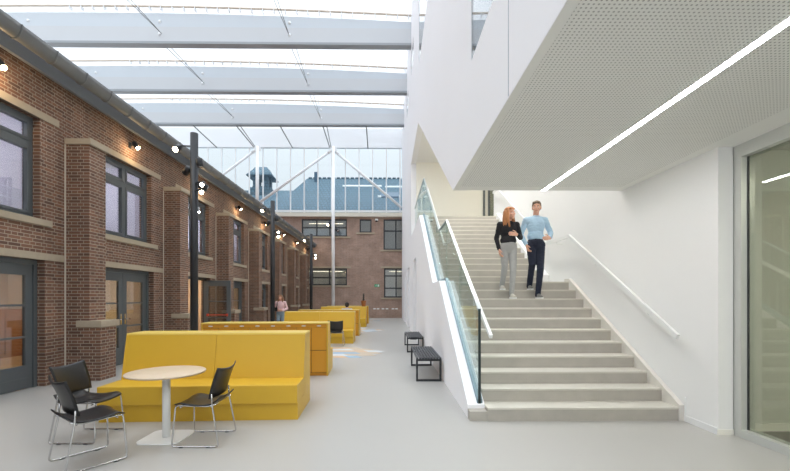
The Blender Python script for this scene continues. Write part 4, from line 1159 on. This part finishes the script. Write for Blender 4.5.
# the man on the stairs
Jm = dict(pelvis=(0, .0, 1.07), chest=(0, -.01, 1.38), neck=(0, .0, 1.585), head=(.01, -.025, 1.755),
          shoL=(-.182, .0, 1.515), elbL=(-.275, .05, 1.245), wriL=(-.20, -.06, 1.03), shoR=(.182, .0, 1.515), elbR=(.30, .02, 1.27), wriR=(.20, -.2, 1.14),
          hipL=(-.09, .0, 1.03), kneL=(-.085, -.05, .66), ankL=(-.075, .14, .17+.085), toeL=(-.09, -.06, .17),
          hipR=(.09, .0, 1.03), kneR=(.05, -.11, .56), ankR=(.02, -.06, .085), toeR=(.03, -.3, 0))
t_m, Pm = person('man in a light blue shirt and navy trousers walking down the stairs', (2.84, 7.69, S9), Jm,
       dict(top=mat('blue_shirt', (178, 208, 230), .85), top_name='shirt', torso=.17, arm=1.05, bottom=mat('navy_cloth', (30, 36, 54), .85), leg=1.0,
            shoe=mat('grey_shoe', (128, 126, 122), .6), hair=mat('grey_brown_hair', (112, 96, 82), .7), collar=True, hemz=.10), 'short',
       yaw=R(-24), pitch=R(4), female=False, handspec={'L': ((.2, -.3, -1), (0, -1, 0), (1, 0, 0)), 'R': ((-.8, -.5, -.1), (0, 0, 1), (0, 1, 0))})
# the girl between the brick wall and the yellow units
Jg = dict(pelvis=(0, .0, .92), chest=(0, -.01, 1.2), neck=(0, .0, 1.38), head=(.0, -.02, 1.535),
          shoL=(-.17, .0, 1.335), elbL=(-.27, .02, 1.08), wriL=(-.12, -.16, 1.0), shoR=(.17, .0, 1.335), elbR=(.27, .02, 1.08), wriR=(.12, -.16, 1.0),
          hipL=(-.085, .0, .89), kneL=(-.09, -.03, .48), ankL=(-.09, .03, .085), toeL=(-.10, -.2, 0),
          hipR=(.085, .0, .89), kneR=(.09, -.02, .48), ankR=(.09, .0, .085), toeR=(.1, -.24, 0))
t_g, _ = person('girl in a pink sweater and light blue jeans standing left of the yellow bench', (-4.57, 17.0, 0), Jg,
       dict(top=mat('pink_knit', (234, 198, 201), .9), top_name='sweater', torso=.175, arm=1.15, bottom=mat('light_denim', (142, 162, 178), .85), leg=.95,
            shoe=mat('white_shoe', (225, 225, 222), .6), hair=mat('light_brown_hair', (150, 112, 84), .7), hemz=.06), 'long',
       yaw=0, pitch=0, vox=.009, handspec={'L': ((1, -.3, 0), (0, 0, 1), (0, 1, 0)), 'R': ((-1, -.3, 0), (0, 0, 1), (0, 1, 0))})
gb = thing('shoulder_bag', 'small dark bag carried by the girl in pink', 'bag', (-4.69, 16.85, 1.05))
MB().tube([(-4.67, 16.84, 1.37), (-4.665, 16.82, 1.30), (-4.67, 16.81, 1.2), (-4.70, 16.8, 1.12)], .014, 8).build('strap', M_BLACK, gb)
MB().box(-4.76, -4.64, 16.74, 16.8, .98, 1.14).build('pouch', M_BLACK, gb, .015)
# the person seated on the far side of the fourth unit, back to the camera
Js = dict(pelvis=(0, .0, .56), chest=(0, -.02, .90), neck=(0, .0, 1.07), head=(.0, -.04, 1.215),
          shoL=(-.18, .0, 1.035), elbL=(-.24, -.08, .76), wriL=(-.13, -.28, .63), shoR=(.18, .0, 1.035), elbR=(.24, -.08, .76), wriR=(.13, -.28, .63),
          hipL=(-.09, -.02, .54), kneL=(-.11, -.44, .52), ankL=(-.11, -.46, .085), toeL=(-.12, -.7, 0),
          hipR=(.09, -.02, .54), kneR=(.11, -.44, .52), ankR=(.11, -.46, .085), toeR=(.12, -.7, 0))
t_s, _ = person('dark haired person in a pale grey top seated with back to the camera', (0, 0, 0), Js,
       dict(top=mat('pale_grey_top', (186, 192, 202), .9), top_name='shirt', torso=.18, arm=1.05, bottom=mat('navy_cloth', (30, 36, 54), .85), leg=1.0,
            shoe=mat('grey_shoe', (128, 126, 122), .6), hair=mat('black_hair', (40, 32, 32), .6), hemz=.05), 'short',
       yaw=0, pitch=R(8), vox=.01, female=False, handspec={'L': ((.3, -1, 0), (1, 0, 0), (0, 0, -1)), 'R': ((-.3, -1, 0), (-1, 0, 0), (0, 0, -1))})
t_s.location = (-1.75, 16.13+.74, 0); t_s.rotation_euler = (0, 0, math.pi)

# ------------------------------------------------------------------ colour management
SC.view_settings.view_transform = 'Standard'; SC.view_settings.look = 'None'
SC.view_settings.exposure = 0.0; SC.view_settings.gamma = 1.0
SC.view_settings.use_curve_mapping = False
SC.cycles.use_denoising = True
SC.cycles.max_bounces = 10; SC.cycles.diffuse_bounces = 6; SC.cycles.transparent_max_bounces = 16
SC.cycles.sample_clamp_indirect = 6.0
